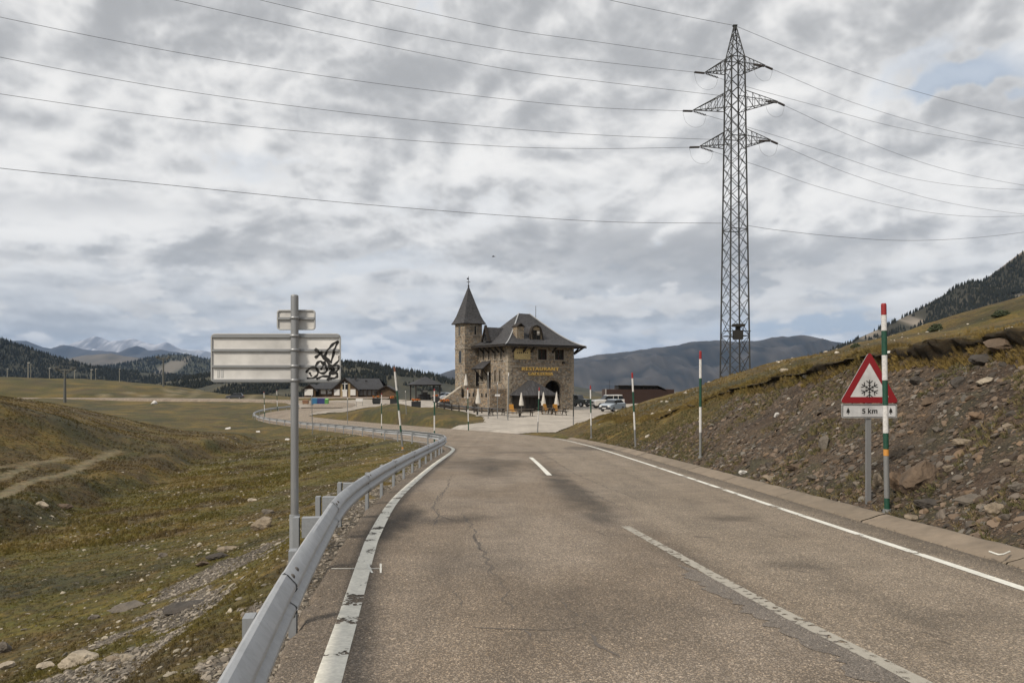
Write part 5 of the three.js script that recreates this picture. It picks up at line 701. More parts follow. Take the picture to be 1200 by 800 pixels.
  const word = (text, u0, u1, v0, v1) => { const x0 = fx(u0), x1 = fx(u1), h = fy((u0 + u1) / 2, v0) - fy((u0 + u1) / 2, v1), g = letters(text, h, 0.12); g.computeBoundingBox(); g.scale((x1 - x0) / (g.boundingBox.max.x - g.boundingBox.min.x), 1, 1); return part('lettering', g.translate((x0 + x1) / 2, fy((u0 + u1) / 2, v1), 0.05), gold, rest); };
  word('RESTAURANT', 611, 654, 430.2, 434.0); word('CAFETERIA', 618.5, 647.5, 436.2, 438.9); part('lettering_underline', box(fx(648) - fx(619), 0.06, 0.05, (fx(648) + fx(619)) / 2, fy(633, 439.6), 0.05), gold, rest);
  part('wall_lamp', mergeGeometries([box(0.3, 0.22, 0.3, fx(659.5), fy(659, 425), 0.2), box(0.06, 0.06, 0.2, fx(659.5), fy(659, 424), 0.1)]), darkWood, rest);
}

// ---------------------------------------------------------------- terrace furniture
const onCourt = (x, d) => G(x, d) + 0.06;
const canvas = M([0.56, 0.53, 0.48], 0.9), timber = M([0.12, 0.095, 0.07], 0.85, { map: rep(woodTex.map, 1) }), timberDark = M([0.05, 0.042, 0.035], 0.85, { map: rep(woodTex.map, 1) });
function parasol(label, u, vt, D, h, low = 0.9) {
  const x = (u - 600) / F * D, y = onCourt(x, D), t = thing('closed_parasol', label, 'parasol', x, y, -D, rnd() * 6), s = h;
  part('pole', cyl(0.028, 0.028, s + 0.12, 8, 0, s / 2 + 0.06, 0), poleGrey, t); part('base', cyl(0.24, 0.28, 0.1, 14, 0, 0.05, 0), M([0.3, 0.29, 0.27], 0.9), t);
  const prof = [[0.24, low], [0.27, low + 0.12], [0.2, low + 0.6], [0.12, low + 1.05], [0.06, s - 0.02], [0.01, s + 0.02]].map(([r, q]) => new THREE.Vector2(r, Math.min(q, s + 0.02))), g = new THREE.LatheGeometry(prof, 24), p = g.attributes.position; for (let i = 0; i < p.count; i++) { const a = Math.atan2(p.getZ(i), p.getX(i)), k = 1 + 0.2 * Math.cos(a * 8); p.setX(i, p.getX(i) * k); p.setZ(i, p.getZ(i) * k); } g.computeVertexNormals(); part('folded_canopy', g, canvas, t); part('strap', new THREE.TorusGeometry(0.22, 0.02, 5, 16).rotateX(Math.PI / 2).translate(0, low + 0.5, 0), M([0.5, 0.48, 0.45], 0.9), t); return t;
}
parasol('closed off-white parasol in front of the dark porch door', 611, 462, 93, 2.45);
parasol('closed off-white parasol between the porch and the arch', 637, 461, 93.5, 2.5);
parasol('closed off-white parasol in front of the right half of the arch', 652.3, 461, 94, 2.5);
{ const p = parasol('closed white parasol with red print standing before the terrace wall', 560.3, 461, 84, 3.0, 1.35); const red2 = M([0.4, 0.05, 0.06], 0.8); for (const [a, y] of [[0.5, 2.35], [1.1, 2.1], [0.8, 1.85]]) { const m = part('red_print', box(0.12, 0.09, 0.02), red2, p); m.position.set(Math.cos(a) * 0.27, y, Math.sin(a) * 0.27); m.rotation.y = -a + Math.PI / 2; } }
parasol('closed white parasol on the raised stair terrace below the turret', 546, 440, 101, 3.1, 1.6).position.y += 1.6;
single('stair_landing', metreUV(box(1.6, 1.75, 1.6).translate(-6.06, onCourt(-6.06, 101) + 0.72, -101)), M([0.42, 0.35, 0.27], 0.95, { map: rep(masonryTex.map, 0.3) }), 'small stone landing under the parasol below the turret', 'landing');
function picnicTable() {
  const t = new THREE.Group(); t.name = numbered('picnic_table'); scene.add(t);
  for (let i = 0; i < 5; i++) part('top_plank', box(1.9, 0.04, 0.13, 0, 0.74, (i - 2) * 0.145), timber, t);
  for (const z of [-0.68, 0.68]) for (const o of [-0.075, 0.075]) part('bench_plank', box(1.9, 0.04, 0.13, 0, 0.44, z + o), timber, t);
  for (const x of [-0.65, 0.65]) { for (const s of [-1, 1]) part('leg', bar([x, 0, s * 0.72], [x, 0.72, s * 0.2], 0.09, 0.05), timberDark, t); part('cross_beam', mergeGeometries([box(0.05, 0.1, 1.6, x + 0.05, 0.38, 0), box(0.05, 0.09, 0.72, x + 0.05, 0.68, 0)]), timberDark, t); }
  return t;
}
{
  let first = null; const spots = [[566, 86, 0.1, 'weathered picnic table left of the tall bare pole, before the terrace wall'], [583, 87.5, 0.2, 'picnic table under the thin pole with the white board'], [602, 84, -0.05, 'picnic table nearest the corner of the restaurant'], [616, 86, 0.15, 'picnic table in front of the porch door'], [639, 90, 0.35, 'picnic table between the two parasols by the arch'], [655, 88, 0.3, 'picnic table in front of the right parasol by the arch'], [640, 97, 0.6, 'picnic table close to the porch wall']];
  for (const [u, D, turn, label] of spots) { const x = (u - 600) / F * D, y = onCourt(x, D); if (!first) { first = picnicTable(); tag(first, label, 'picnic table', 'picnic tables on the terrace'); first.position.set(x, y, -D); first.rotation.y = turn; } else copyOf(first, x, y, -D, turn, label, 'picnic tables on the terrace'); }
  const deck = M([0.42, 0.2, 0.03], 0.85), frame = M([0.32, 0.2, 0.09], 0.8);
  for (const [u, D, turn, label] of [[601, 90, 0.5, 'orange deck chair beside the corner of the restaurant'], [641.5, 91.5, 0.9, 'orange deck chair left of the right parasol'], [652.5, 91, 2.6, 'orange deck chair under the right parasol']]) { const x = (u - 600) / F * D, c = thing('deck_chair', label, 'chair', x, onCourt(x, D), -D, turn, 'orange deck chairs'); part('backrest', box(0.55, 0.85, 0.03).rotateX(-0.35).translate(0, 0.75, -0.3), deck, c); part('seat', box(0.55, 0.03, 0.55).rotateX(0.12).translate(0, 0.36, 0.05), deck, c); for (const s of [-1, 1]) { part('leg', bar([s * 0.29, 0, 0.35], [s * 0.29, 0.42, 0.3], 0.045), frame, c); part('leg', bar([s * 0.29, 0, -0.45], [s * 0.29, 1.1, -0.42], 0.045), frame, c); part('armrest', box(0.06, 0.03, 0.7, s * 0.3, 0.58, -0.02), frame, c); } }
}
{ const D = 95, a = (512 - 600) / F * D, b = (592 - 600) / F * (D - 4), t = thing('timber_barrier', 'low dark timber barrier along the edge of the terrace', 'barrier'); const n = 9; for (let i = 0; i < n; i++) { const x0 = lerp(a, b, i / n), x1 = lerp(a, b, (i + 1) / n), d0 = lerp(D, D - 4, i / n), d1 = lerp(D, D - 4, (i + 1) / n), y0 = onCourt(x0, d0), y1 = onCourt(x1, d1); part('post', box(0.16, 0.8, 0.16, x0, y0 + 0.3, -d0), timberDark, t); part('rail', bar([x0 + 0.05, y0 + 0.55, -d0], [x1 - 0.05, y1 + 0.55, -d1], 0.18, 0.1), M([0.1, 0.105, 0.115], 0.85), t); part('rail', bar([x0 + 0.05, y0 + 0.25, -d0], [x1 - 0.05, y1 + 0.25, -d1], 0.14, 0.08), timberDark, t); } }
{ // small white board on a thin pole
  const D = 81, x = (583 - 600) / F * D, t = thing('notice_board', 'small white board fixed to a thin pole before the terrace wall', 'sign', x, EYE + (HORIZON - 463) / F * D, -D + 0.06); part('board', box(0.55, 0.22, 0.02), white, t); part('clamp', box(0.1, 0.05, 0.05, 0, 0, -0.03), poleGrey, t); }
const flowers = M([0.5, 0.13, 0.02], 0.8), leafGreen = M([0.05, 0.075, 0.02], 0.9), tub = M([0.02, 0.022, 0.024], 0.8);
function planter(label, u, v, D, w) {
  const x = (u - 600) / F * D, t = thing('flower_tub', label, 'planter', x, Math.max(onCourt(x, D), EYE + (HORIZON - v) / F * D), -D, 0.2, 'dark tubs of orange flowers'); part('tub', mergeGeometries([box(w, 0.75, w * 0.6, 0, 0.37, 0), box(w + 0.08, 0.06, w * 0.6 + 0.08, 0, 0.74, 0), box(w * 0.9, 0.3, w * 0.5, 0, -0.12, 0)]), tub, t);
  const gs = [], gl = []; for (let i = 0; i < 70; i++) { const q = new THREE.IcosahedronGeometry(rr(0.05, 0.09), 0).translate(rr(-0.46, 0.46) * w, 0.85 + rr(0, 0.28), rr(-0.27, 0.27) * w); (rnd() < 0.68 ? gs : gl).push(q); } const a = part('blossoms', mergeGeometries(gs), flowers, t), b = part('leaves', mergeGeometries(gl), leafGreen, t); a.userData.kind = b.userData.kind = 'stuff'; return t;
}
planter('tub of orange flowers at the foot of the turret stair', 521, 478.5, 104, 1.35); planter('tub of orange flowers on the paving beside the thin pale pole', 487.5, 478.5, 106, 1.25); planter('tub of orange flowers behind the leaning snow pole', 462, 474, 118, 1.3); planter('tub of orange flowers before the right end of the chalet', 441, 471.5, 132, 1.4); planter('tub of orange flowers under the pavilion roof edge', 510.5, 470, 135, 1.0);
console.log('restaurant done');

// ---------------------------------------------------------------- cars
const tyreMat = M([0.015, 0.015, 0.016], 0.9), rimMat = M([0.35, 0.35, 0.36], 0.4, { metalness: 0.6 }), carGlass = M([0.02, 0.025, 0.03], 0.08), plastic = M([0.025, 0.025, 0.027], 0.6), lampMat = M([0.7, 0.7, 0.68], 0.2), tail = M([0.3, 0.01, 0.01], 0.3);
function car(name, label, x, y, z, turn, color, { L = 4.3, W = 1.75, hood, roof, cab, r = 0.32, wheels = [0.82, 3.4], top = 0.9, bars = false }) {
  // side outline: hood is the body up to the belt line, cab the glasshouse
  const t = thing(name, label, 'car', x, y, z, turn), paintCar = M(color, 0.3, { metalness: 0.2 });
  const shape = (p) => { const s = new THREE.Shape(); p.forEach(([a, b], i) => i ? s.lineTo(a - L / 2, b) : s.moveTo(a - L / 2, b)); s.closePath(); return s; };
  const bs = shape(hood); part('body', extr(bs, W - 0.2, 0.1).translate(0, 0, -(W - 0.2) / 2), paintCar, t);
  const cg = extr(shape(cab), W - 0.34, 0.04).translate(0, 0, -(W - 0.34) / 2); { const p = cg.attributes.position, y0 = cab[0][1], y1 = Math.max(...cab.map((q) => q[1])); for (let i = 0; i < p.count; i++) p.setZ(i, p.getZ(i) * (1 - 0.14 * clamp((p.getY(i) - y0) / (y1 - y0)))); } part('windows', cg, carGlass, t);
  part('roof', extr(shape(roof), W - 0.5, 0.05).translate(0, 0, -(W - 0.5) / 2), paintCar, t);
  for (const px of top === 0.9 ? [cab[1], cab[2]] : []) void px;
  for (const s of [-1, 1]) { for (const wx of wheels) { const w = part('wheel', new THREE.CylinderGeometry(r, r, 0.22, 18).rotateX(Math.PI / 2), tyreMat, t); w.position.set(wx - L / 2, r, s * (W / 2 - 0.1)); part('rim', new THREE.CylinderGeometry(r * 0.6, r * 0.6, 0.235, 12).rotateX(Math.PI / 2), rimMat, w); }
    part('headlight', box(0.1, 0.16, 0.34, -L / 2 - 0.04, 0.68 * top + 0.05, s * (W / 2 - 0.32)), lampMat, t); part('tail_light', box(0.1, 0.26, 0.2, L / 2 + 0.04, 0.8 * top, s * (W / 2 - 0.2)), tail, t); part('mirror', box(0.1, 0.14, 0.18, cab[0][0] - L / 2 + 0.35, cab[0][1] + 0.08, s * (W / 2 + 0.08)), plastic, t);
    for (const px of [0.36, 0.66]) { const xx = lerp(cab[1][0], cab[cab.length - 1][0], px) - L / 2; part('pillar', box(0.07, Math.max(...cab.map((q) => q[1])) - cab[0][1], 0.03, xx, (cab[0][1] + Math.max(...cab.map((q) => q[1]))) / 2, s * (W / 2 - 0.135)), bars ? paintCar : plastic, t); } }
  part('bumper', mergeGeometries([box(0.16, 0.24, W - 0.06, -L / 2 - 0.09, 0.42, 0), box(0.16, 0.24, W - 0.06, L / 2 + 0.09, 0.42, 0)]), plastic, t); part('number_plate', box(0.02, 0.12, 0.5, -L / 2 - 0.18, 0.44, 0), white, t); part('grille', box(0.04, 0.18, W * 0.5, -L / 2 - 0.105, 0.66 * top + 0.03, 0), plastic, t); return t;
}
const at = (u, D) => { const x = (u - 600) / F * D; return [x, onCourt(x, D), -D]; };
const SUV = { L: 4.6, W: 1.8, r: 0.4, wheels: [0.85, 3.55], top: 1.3, bars: true, hood: [[0.05, 0.5], [0.05, 1.0], [0.25, 1.12], [1.45, 1.18], [4.5, 1.18], [4.55, 0.5]], cab: [[1.4, 1.2], [1.95, 1.78], [4.3, 1.8], [4.5, 1.2]], roof: [[1.95, 1.78], [2.1, 1.86], [4.2, 1.88], [4.35, 1.8]] };
const HATCH = { L: 4.1, W: 1.7, r: 0.3, wheels: [0.8, 3.25], top: 0.95, hood: [[0.05, 0.35], [0.05, 0.72], [0.3, 0.84], [1.1, 0.95], [3.9, 0.98], [4.05, 0.8], [4.05, 0.35]], cab: [[0.95, 0.95], [1.65, 1.42], [3.3, 1.42], [3.95, 0.97]], roof: [[1.65, 1.4], [1.85, 1.47], [3.1, 1.48], [3.35, 1.4]] };
car('parked_car', 'boxy white off-road car parked in front of the brown shed', ...at(712, 110), 0.32, [0.74, 0.73, 0.7], SUV);
car('parked_car', 'pale blue hatchback parked beside the white off-road car', ...at(718, 98), 0.95, [0.36, 0.41, 0.46], HATCH);
car('parked_car', 'dark green jeep half hidden behind the right corner of the restaurant', ...at(677, 118), 2.4, [0.05, 0.055, 0.05], { ...SUV, L: 4.0, wheels: [0.7, 3.1], hood: [[0.05, 0.5], [0.05, 1.05], [1.3, 1.12], [3.95, 1.12], [3.95, 0.5]], cab: [[1.3, 1.14], [1.6, 1.72], [3.75, 1.74], [3.9, 1.14]], roof: [[1.6, 1.72], [1.7, 1.78], [3.6, 1.8], [3.78, 1.74]] });
{ const D = 214.5, x = (275 - 600) / F * D; car('moving_car', 'dark estate car with silver bonnet driving on the far road', x, nearRoad(x, D).y + 0.02, -D, 0.15, [0.06, 0.065, 0.075], { ...HATCH, L: 4.5, wheels: [0.85, 3.6], hood: HATCH.hood.map(([a, b]) => [a * 1.09, b]), cab: [[1.0, 0.95], [1.75, 1.45], [4.05, 1.46], [4.35, 0.97]], roof: [[1.75, 1.43], [1.95, 1.5], [3.9, 1.51], [4.1, 1.44]] }); }
car('parked_car', 'silver car parked behind the turret stair', ...at(525.5, 150), 0.5, [0.5, 0.52, 0.55], HATCH); car('parked_car', 'pale blue car parked beside the silver one behind the stair', ...at(519, 153), 0.5, [0.3, 0.36, 0.44], HATCH);

// ---------------------------------------------------------------- chalet, pavilion, shed, containers
const chaletRoof = M([0.06, 0.06, 0.064], 0.8, { map: rep(slateTex.map, 0.3) }), shutter = M([0.62, 0.6, 0.57], 0.8), chaletWood = M([0.16, 0.1, 0.055], 0.85, { map: rep(woodTex.map, 0.4) }), greyGlass = M([0.2, 0.19, 0.18], 0.4);
{
  const D = 225, S = D / F, X = (u) => (u - 600) * S, y0 = EYE + (HORIZON - 466) * S, Y = (v) => EYE + (HORIZON - v) * S - y0, t = thing('long_chalet', 'long low chalet with grey roofs and white shutters', 'building', 0, y0, -D);
  const wall = part('wall', mergeGeometries([box(X(450) - X(359), Y(456.5) + 1.5, 8, (X(450) + X(359)) / 2, (Y(456.5) - 1.5) / 2, -4.6)]), chaletWood, t);
  const gable = (u0, u1, va, ve, z, dep, mat, face) => { const s = new THREE.Shape(); s.moveTo(X(u0), Y(ve)); s.lineTo((X(u0) + X(u1)) / 2, Y(va)); s.lineTo(X(u1), Y(ve)); s.lineTo(X(u1), -1); s.lineTo(X(u0), -1); s.closePath(); const g = part('gable', extr(s, 0.3), face, t); g.position.z = z - 0.35; const m = (X(u0) + X(u1)) / 2, h = Y(va) + 0.25, e = Y(ve) - 0.15, o = 0.7; part('roof', meshOf([X(u0) - o, e - 0.3, z + 0.7, m, h, z + 0.7, X(u1) + o, e - 0.3, z + 0.7, X(u0) - o, e - 0.3, z - dep, m, h, z - dep, X(u1) + o, e - 0.3, z - dep], [0, 1, 4, 0, 4, 3, 1, 2, 5, 1, 5, 4], [0, 0, 4, 0, 8, 0, 0, dep, 4, dep, 8, dep]), mat, g).position.z = -z + 0.35; part('verge_board', mergeGeometries([bar([X(u0) - o, e - 0.35, z + 0.72], [m, h - 0.05, z + 0.72], 0.3, 0.08), bar([X(u1) + o, e - 0.35, z + 0.72], [m, h - 0.05, z + 0.72], 0.3, 0.08)]), darkWood, g).position.z = -z + 0.35; return g; };
  const slope = (u0, u1, vt, vb, utop0, utop1) => part('roof', meshOf([X(u0), Y(vb), 1.0, X(u1), Y(vb), 1.0, X(utop1), Y(vt), -4.5, X(utop0), Y(vt), -4.5, X(u0), Y(vb), -10, X(u1), Y(vb), -10], [0, 1, 2, 0, 2, 3, 3, 2, 5, 3, 5, 4], [0, 0, 12, 0, 12, 6, 0, 6, 0, 12, 12, 12]), chaletRoof, t);
  slope(365, 400, 446.8, 455.5, 373, 400); slope(400, 452, 443.3, 456, 398, 441);
  gable(390.5, 420.5, 443.8, 456.5, 1.4, 7, chaletRoof, chaletWood); gable(357.5, 370.5, 451, 456, 1.2, 6, chaletRoof, chaletWood); const low2 = gable(442, 464, 452.5, 457.5, 0.8, 6, chaletRoof, chaletWood);
  for (const [u0, u1, v0, v1, m] of [[358.3, 368, 463, 455.8, shutter], [375.3, 381, 461.5, 456, shutter], [382.2, 388, 461.5, 456, shutter], [392.7, 399, 463, 456, shutter], [402, 407.7, 464.5, 458.2, shutter], [411, 417.7, 463, 456, shutter], [420, 424.5, 463, 456.8, greyGlass], [425.5, 429.8, 463, 456.8, greyGlass], [430.8, 434.5, 463, 456.8, greyGlass], [435.8, 440.5, 463, 456.8, greyGlass], [448.5, 451, 463, 457, shutter], [370, 373, 463, 456.5, darkWood]]) { const w = part('shutter', box(X(u1) - X(u0), Y(v1) - Y(v0), 0.12, (X(u0) + X(u1)) / 2, (Y(v0) + Y(v1)) / 2, u0 > 391 && u0 < 418 || u0 < 369 ? 1.46 : -0.5), m, t); }
  for (const u of [400.3, 409.3]) part('gable_pillar', box(X(u + 2.3) - X(u), Y(u < 405 ? 449.5 : 449.5), 0.2, (X(u) + X(u + 2.3)) / 2, Y(449.5) / 2, 1.45), M([0.3, 0.23, 0.13], 0.9), t);
  const gp = part('gable_pane', box(X(408.3) - X(401.7), Y(447.5) - Y(456.3), 0.06, X(405), (Y(447.5) + Y(456.3)) / 2, 1.4), glass, t); part('glazing_bar', mergeGeometries([box(0.25, Y(447) - Y(456.5), 0.1, X(405.2), (Y(447) + Y(456.5)) / 2, 1.52), box(X(408.5) - X(402), 0.25, 0.098, X(405.2), Y(449.5), 1.52)]), white, gp); part('glazing_bar', box(X(408) - X(402), 0.5, 0.1, X(405), Y(457.2), 1.52), white, gp);
  for (const u of [370, 384, 396, 420, 430, 440, 446]) part('porch_post', box(0.25, Y(456), 0.25, X(u), Y(456) / 2, 0.9), darkWood, t);
  for (const [u, v] of [[414, 443], [426.5, 447.5]]) part('chimney', box(0.5, 1.1, 0.5, X(u), Y(v), -3), M([0.02, 0.02, 0.02], 0.8), t);
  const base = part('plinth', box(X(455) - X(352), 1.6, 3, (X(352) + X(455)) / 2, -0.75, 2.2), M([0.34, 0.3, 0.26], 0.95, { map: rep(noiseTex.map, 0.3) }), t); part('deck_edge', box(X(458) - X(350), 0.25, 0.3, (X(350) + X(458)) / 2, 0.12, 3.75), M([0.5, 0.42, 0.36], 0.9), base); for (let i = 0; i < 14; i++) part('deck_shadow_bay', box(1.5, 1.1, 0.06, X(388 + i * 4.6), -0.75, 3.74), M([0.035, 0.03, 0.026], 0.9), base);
}
{
  const D = 150, S = D / F, x = (498 - 600) * S, y = onCourt(x, D), t = thing('pavilion', 'open pavilion with grey pyramid roof and corner posts', 'pavilion', x, y, -D, 0.35), w = 2.6, h = EYE + (HORIZON - 450.5) * S - y, h2 = EYE + (HORIZON - 441) * S - y;
  for (const [a, b] of [[-1, -1], [-1, 1], [1, -1], [1, 1]]) part('post', box(0.22, h + 0.4, 0.22, a * (w - 0.25), h / 2 - 0.2, b * (w - 0.25)), darkWood, t);
  const rg = new THREE.ConeGeometry((w + 0.35) * 1.414, h2 - h, 4, 1).rotateY(Math.PI / 4).translate(0, (h + h2) / 2, 0); part('roof', rg, M([0.065, 0.065, 0.07], 0.8, { map: rep(slateTex.map, 3) }), t); part('beam', mergeGeometries([box(2 * w, 0.2, 0.2, 0, h - 0.1, w - 0.25), box(2 * w, 0.2, 0.2, 0, h - 0.1, -w + 0.25), box(0.198, 0.19, 2 * w - 0.8, w - 0.25, h - 0.1, 0), box(0.198, 0.19, 2 * w - 0.8, -w + 0.25, h - 0.1, 0)]), darkWood, t);
  const st = thing('old_snow_machine', 'dark tracked machine stored under the pavilion roof', 'machine', x - 0.2, y, -D + 0.1, 0.35); part('hull', new THREE.BoxGeometry(2.2, 0.7, 1.5).translate(0, 0.75, 0), M([0.02, 0.018, 0.017], 0.7), st); part('cab', box(1.0, 0.9, 1.2, 0.1, 1.5, 0), M([0.03, 0.028, 0.026], 0.6), st); part('windscreen', box(0.9, 0.35, 0.05, 0.1, 1.7, 0.62), M([0.3, 0.3, 0.29], 0.3), st); for (const s of [-1, 1]) { const tr = part('track', box(2.4, 0.5, 0.35, 0, 0.27, s * 0.8), plastic, st); for (let i = 0; i < 4; i++) part('track_wheel', new THREE.CylinderGeometry(0.2, 0.2, 0.4, 10).rotateX(Math.PI / 2).translate(-0.9 + i * 0.6, 0.25, s * 0.8), tyreMat, tr); }
}
{
  const D = 128, S = D / F, X = (u) => (u - 600) * S, y0 = onCourt(X(745), D), Y = (v) => EYE + (HORIZON - v) * S - y0, t = thing('timber_shed', 'long dark brown timber shed with a flat black roof', 'shed', 0, y0, -D), brown = M([0.062, 0.032, 0.024], 0.85, { map: rep(woodTex.map, 0.6) });
  const hh = Y(456) + 0.4, n = 13; for (let i = 0; i < n; i++) part('wall_board', box(X(790) - X(710.5), hh / n - 0.02, 0.1, (X(790) + X(710.5)) / 2, -0.4 + hh * (i + 0.5) / n, 0.05 + 0.01 * (i % 2)), brown, t); part('wall', box(X(790) - X(710.5) - 0.04, hh - 0.04, 6, (X(790) + X(710.5)) / 2, hh / 2 - 0.4, -3.02), brown, t);
  part('corner_post', box(0.14, hh + 0.1, 0.14, X(710), hh / 2 - 0.4, 0.08), M([0.35, 0.33, 0.3], 0.7), t);
  const up = part('upper_storey', box(X(772) - X(725), Y(451.8) - Y(456), 5, (X(772) + X(725)) / 2, (Y(451.8) + Y(456)) / 2, -2.6), M([0.014, 0.012, 0.011], 0.7), t); part('roof', meshOf([X(724), Y(451.8), 0.4, X(770), Y(452.2), 0.4, X(779), Y(456.2), 0.4, X(779), Y(456.2), -6, X(770), Y(452.2), -6, X(724), Y(451.8), -6, X(724), Y(451.2), 0.4, X(770.5), Y(451.6), 0.4, X(779.5), Y(455.6), 0.4, X(779.5), Y(455.6), -6, X(770.5), Y(451.6), -6, X(724), Y(451.2), -6], [0, 1, 4, 0, 4, 5, 1, 2, 3, 1, 3, 4, 6, 10, 7, 6, 11, 10, 7, 9, 8, 7, 10, 9, 0, 7, 1, 0, 6, 7, 1, 8, 2, 1, 7, 8], null), M([0.03, 0.028, 0.028], 0.8), t); for (const u of [752, 757, 761, 765]) part('upper_window', box(0.5, 0.28, 0.03, X(u), Y(454.6), -0.085), glass, up);
  part('mast', cyl(0.03, 0.03, 1.6, 6, X(715.5), hh + 0.3, -1), darkWood, t);
}
function container(label, u, v, D, w, h, color, lid) { const x = (u - 600) / F * D, y = Math.max(G(x, D) + 0.07, EYE + (HORIZON - v) / F * D), t = thing('waste_container', label, 'container', x, y, -D, 0.1), m = M(color, 0.6), s = new THREE.Shape(); s.moveTo(-w * 0.44, 0.12); s.lineTo(w * 0.44, 0.12); s.lineTo(w / 2, h); s.lineTo(-w / 2, h); s.closePath(); part('bin', extr(s, 1.1, 0.03).translate(0, 0, -0.55), m, t); part('lid', new THREE.CylinderGeometry(0.6, 0.6, w, 10, 1, false, 0, Math.PI).rotateZ(Math.PI / 2).scale(1, 0.45, 1).translate(0, h, 0), lid ?? m, t); part('lid_bar', box(w + 0.1, 0.06, 0.06, 0, h + 0.02, 0.58), plastic, t); for (const a of [-1, 1]) for (const b of [-1, 1]) part('wheel', new THREE.CylinderGeometry(0.1, 0.1, 0.08, 10).rotateX(Math.PI / 2).translate(a * w * 0.4, 0.1, b * 0.45), tyreMat, t); return t; }
container('light blue waste container before the chalet deck', 368.2, 474, 176, 1.4, 1.25, [0.02, 0.13, 0.26]); container('dark blue waste container between the light blue and the green one', 376.5, 474.2, 176, 1.75, 1.3, [0.018, 0.03, 0.13]); container('small green waste container at the end of the row', 382.7, 474.2, 176, 0.75, 1.15, [0.08, 0.24, 0.06], M([0.2, 0.5, 0.15], 0.6)); container('brown open waste skip left of the blue containers', 358, 473.3, 178, 1.3, 0.7, [0.2, 0.1, 0.05]);
{ const D = 150, x = (421 - 600) / F * D, t = thing('information_board', 'white information board on two posts above the grass mound', 'sign', x, G(x, D), -D), h = EYE + (HORIZON - 469) / F * D - G(x, D); for (const s of [-1, 1]) part('post', cyl(0.04, 0.04, h + 0.4, 8, s * 0.6, h / 2, 0), poleGrey, t); part('board', box(1.35, 0.55, 0.04, 0, h + 0.1, 0.06), white, t); }

// ---------------------------------------------------------------- ski lift and posts on the meadow
function liftTower(label, u, vb, vt, D, span) { const p = P(u, vb, D), y = Math.min(p[1], G(p[0], D)), h = P(u, vt, D)[1] - y, t = thing('ski_lift_tower', label, 'ski lift tower', p[0], y - 0.2, p[2], 0.1), m = M([0.1, 0.1, 0.088], 0.7), k = span / 2; part('mast', cyl(0.22, 0.36, h, 10, 0, h / 2, 0), m, t); part('cross_arm', mergeGeometries([box(span, 0.3, 0.4, 0, h - 0.3, 0), bar([-k * 0.8, h - 0.3, 0], [0, h - 1.3, 0], 0.15), bar([k * 0.8, h - 0.3, 0], [0, h - 1.3, 0], 0.15)]), m, t); for (const s of [-1, 1]) { part('sheave_assembly', mergeGeometries([box(0.5, 0.3, 2.6, s * k * 0.9, h + 0.05, 0), ...[-1, -0.35, 0.35, 1].map((q) => new THREE.CylinderGeometry(0.22, 0.22, 0.14, 10).rotateZ(Math.PI / 2).translate(s * k * 0.9, h + 0.25, q))]), m, t); part('catwalk_rail', mergeGeometries([box(0.05, 0.6, 0.05, s * k * 0.6, h + 0.35, 0.3), box(k * 0.9, 0.05, 0.05, s * k * 0.5, h + 0.65, 0.3)]), m, t); } return t; }
liftTower('dark ski lift tower standing on a rise in the meadow', 75.5, 462, 431, 190, 4.4); liftTower('dark ski lift tower behind the far road in front of the pale scree', 191, 452, 418, 262, 4.4);
for (const [u, vb, vt, D, w, label] of [[8, 441, 432, 285, 0.1, 'thin weathered post on the left brow of the meadow'], [32.5, 441, 425, 283, 0.16, 'tall pale post with a lamp on the left brow of the meadow'], [35.5, 441, 427, 285, 0.08, 'slim dark post beside the tall pale post'], [57.5, 443, 431, 285, 0.12, 'brown post between the tall pale post and the ski lift tower'], [87, 445, 434, 283, 0.14, 'pale post just right of the ski lift tower'], [106.5, 446, 433, 280, 0.14, 'pale post with a small box on the meadow brow'], [111.5, 446, 432, 281, 0.1, 'slim post beside the post with a small box'], [139.5, 448, 432, 275, 0.1, 'lone thin post between the two ski lift towers']]) { const p = P(u, vb, D), y = Math.min(p[1], G(p[0], D)) - 0.2, h = P(u, vt, D)[1] - y, t = thing('meadow_post', label, 'post', p[0], y, p[2]); part('shaft', cyl(w, w * 1.3, h, 7, 0, h / 2, 0), M([0.25, 0.24, 0.2], 0.85), t); part('head', box(w * 5, w * 2.4, w * 3, w * 1.4, h, 0), M([0.3, 0.3, 0.28], 0.8), t); }
console.log('objects done');

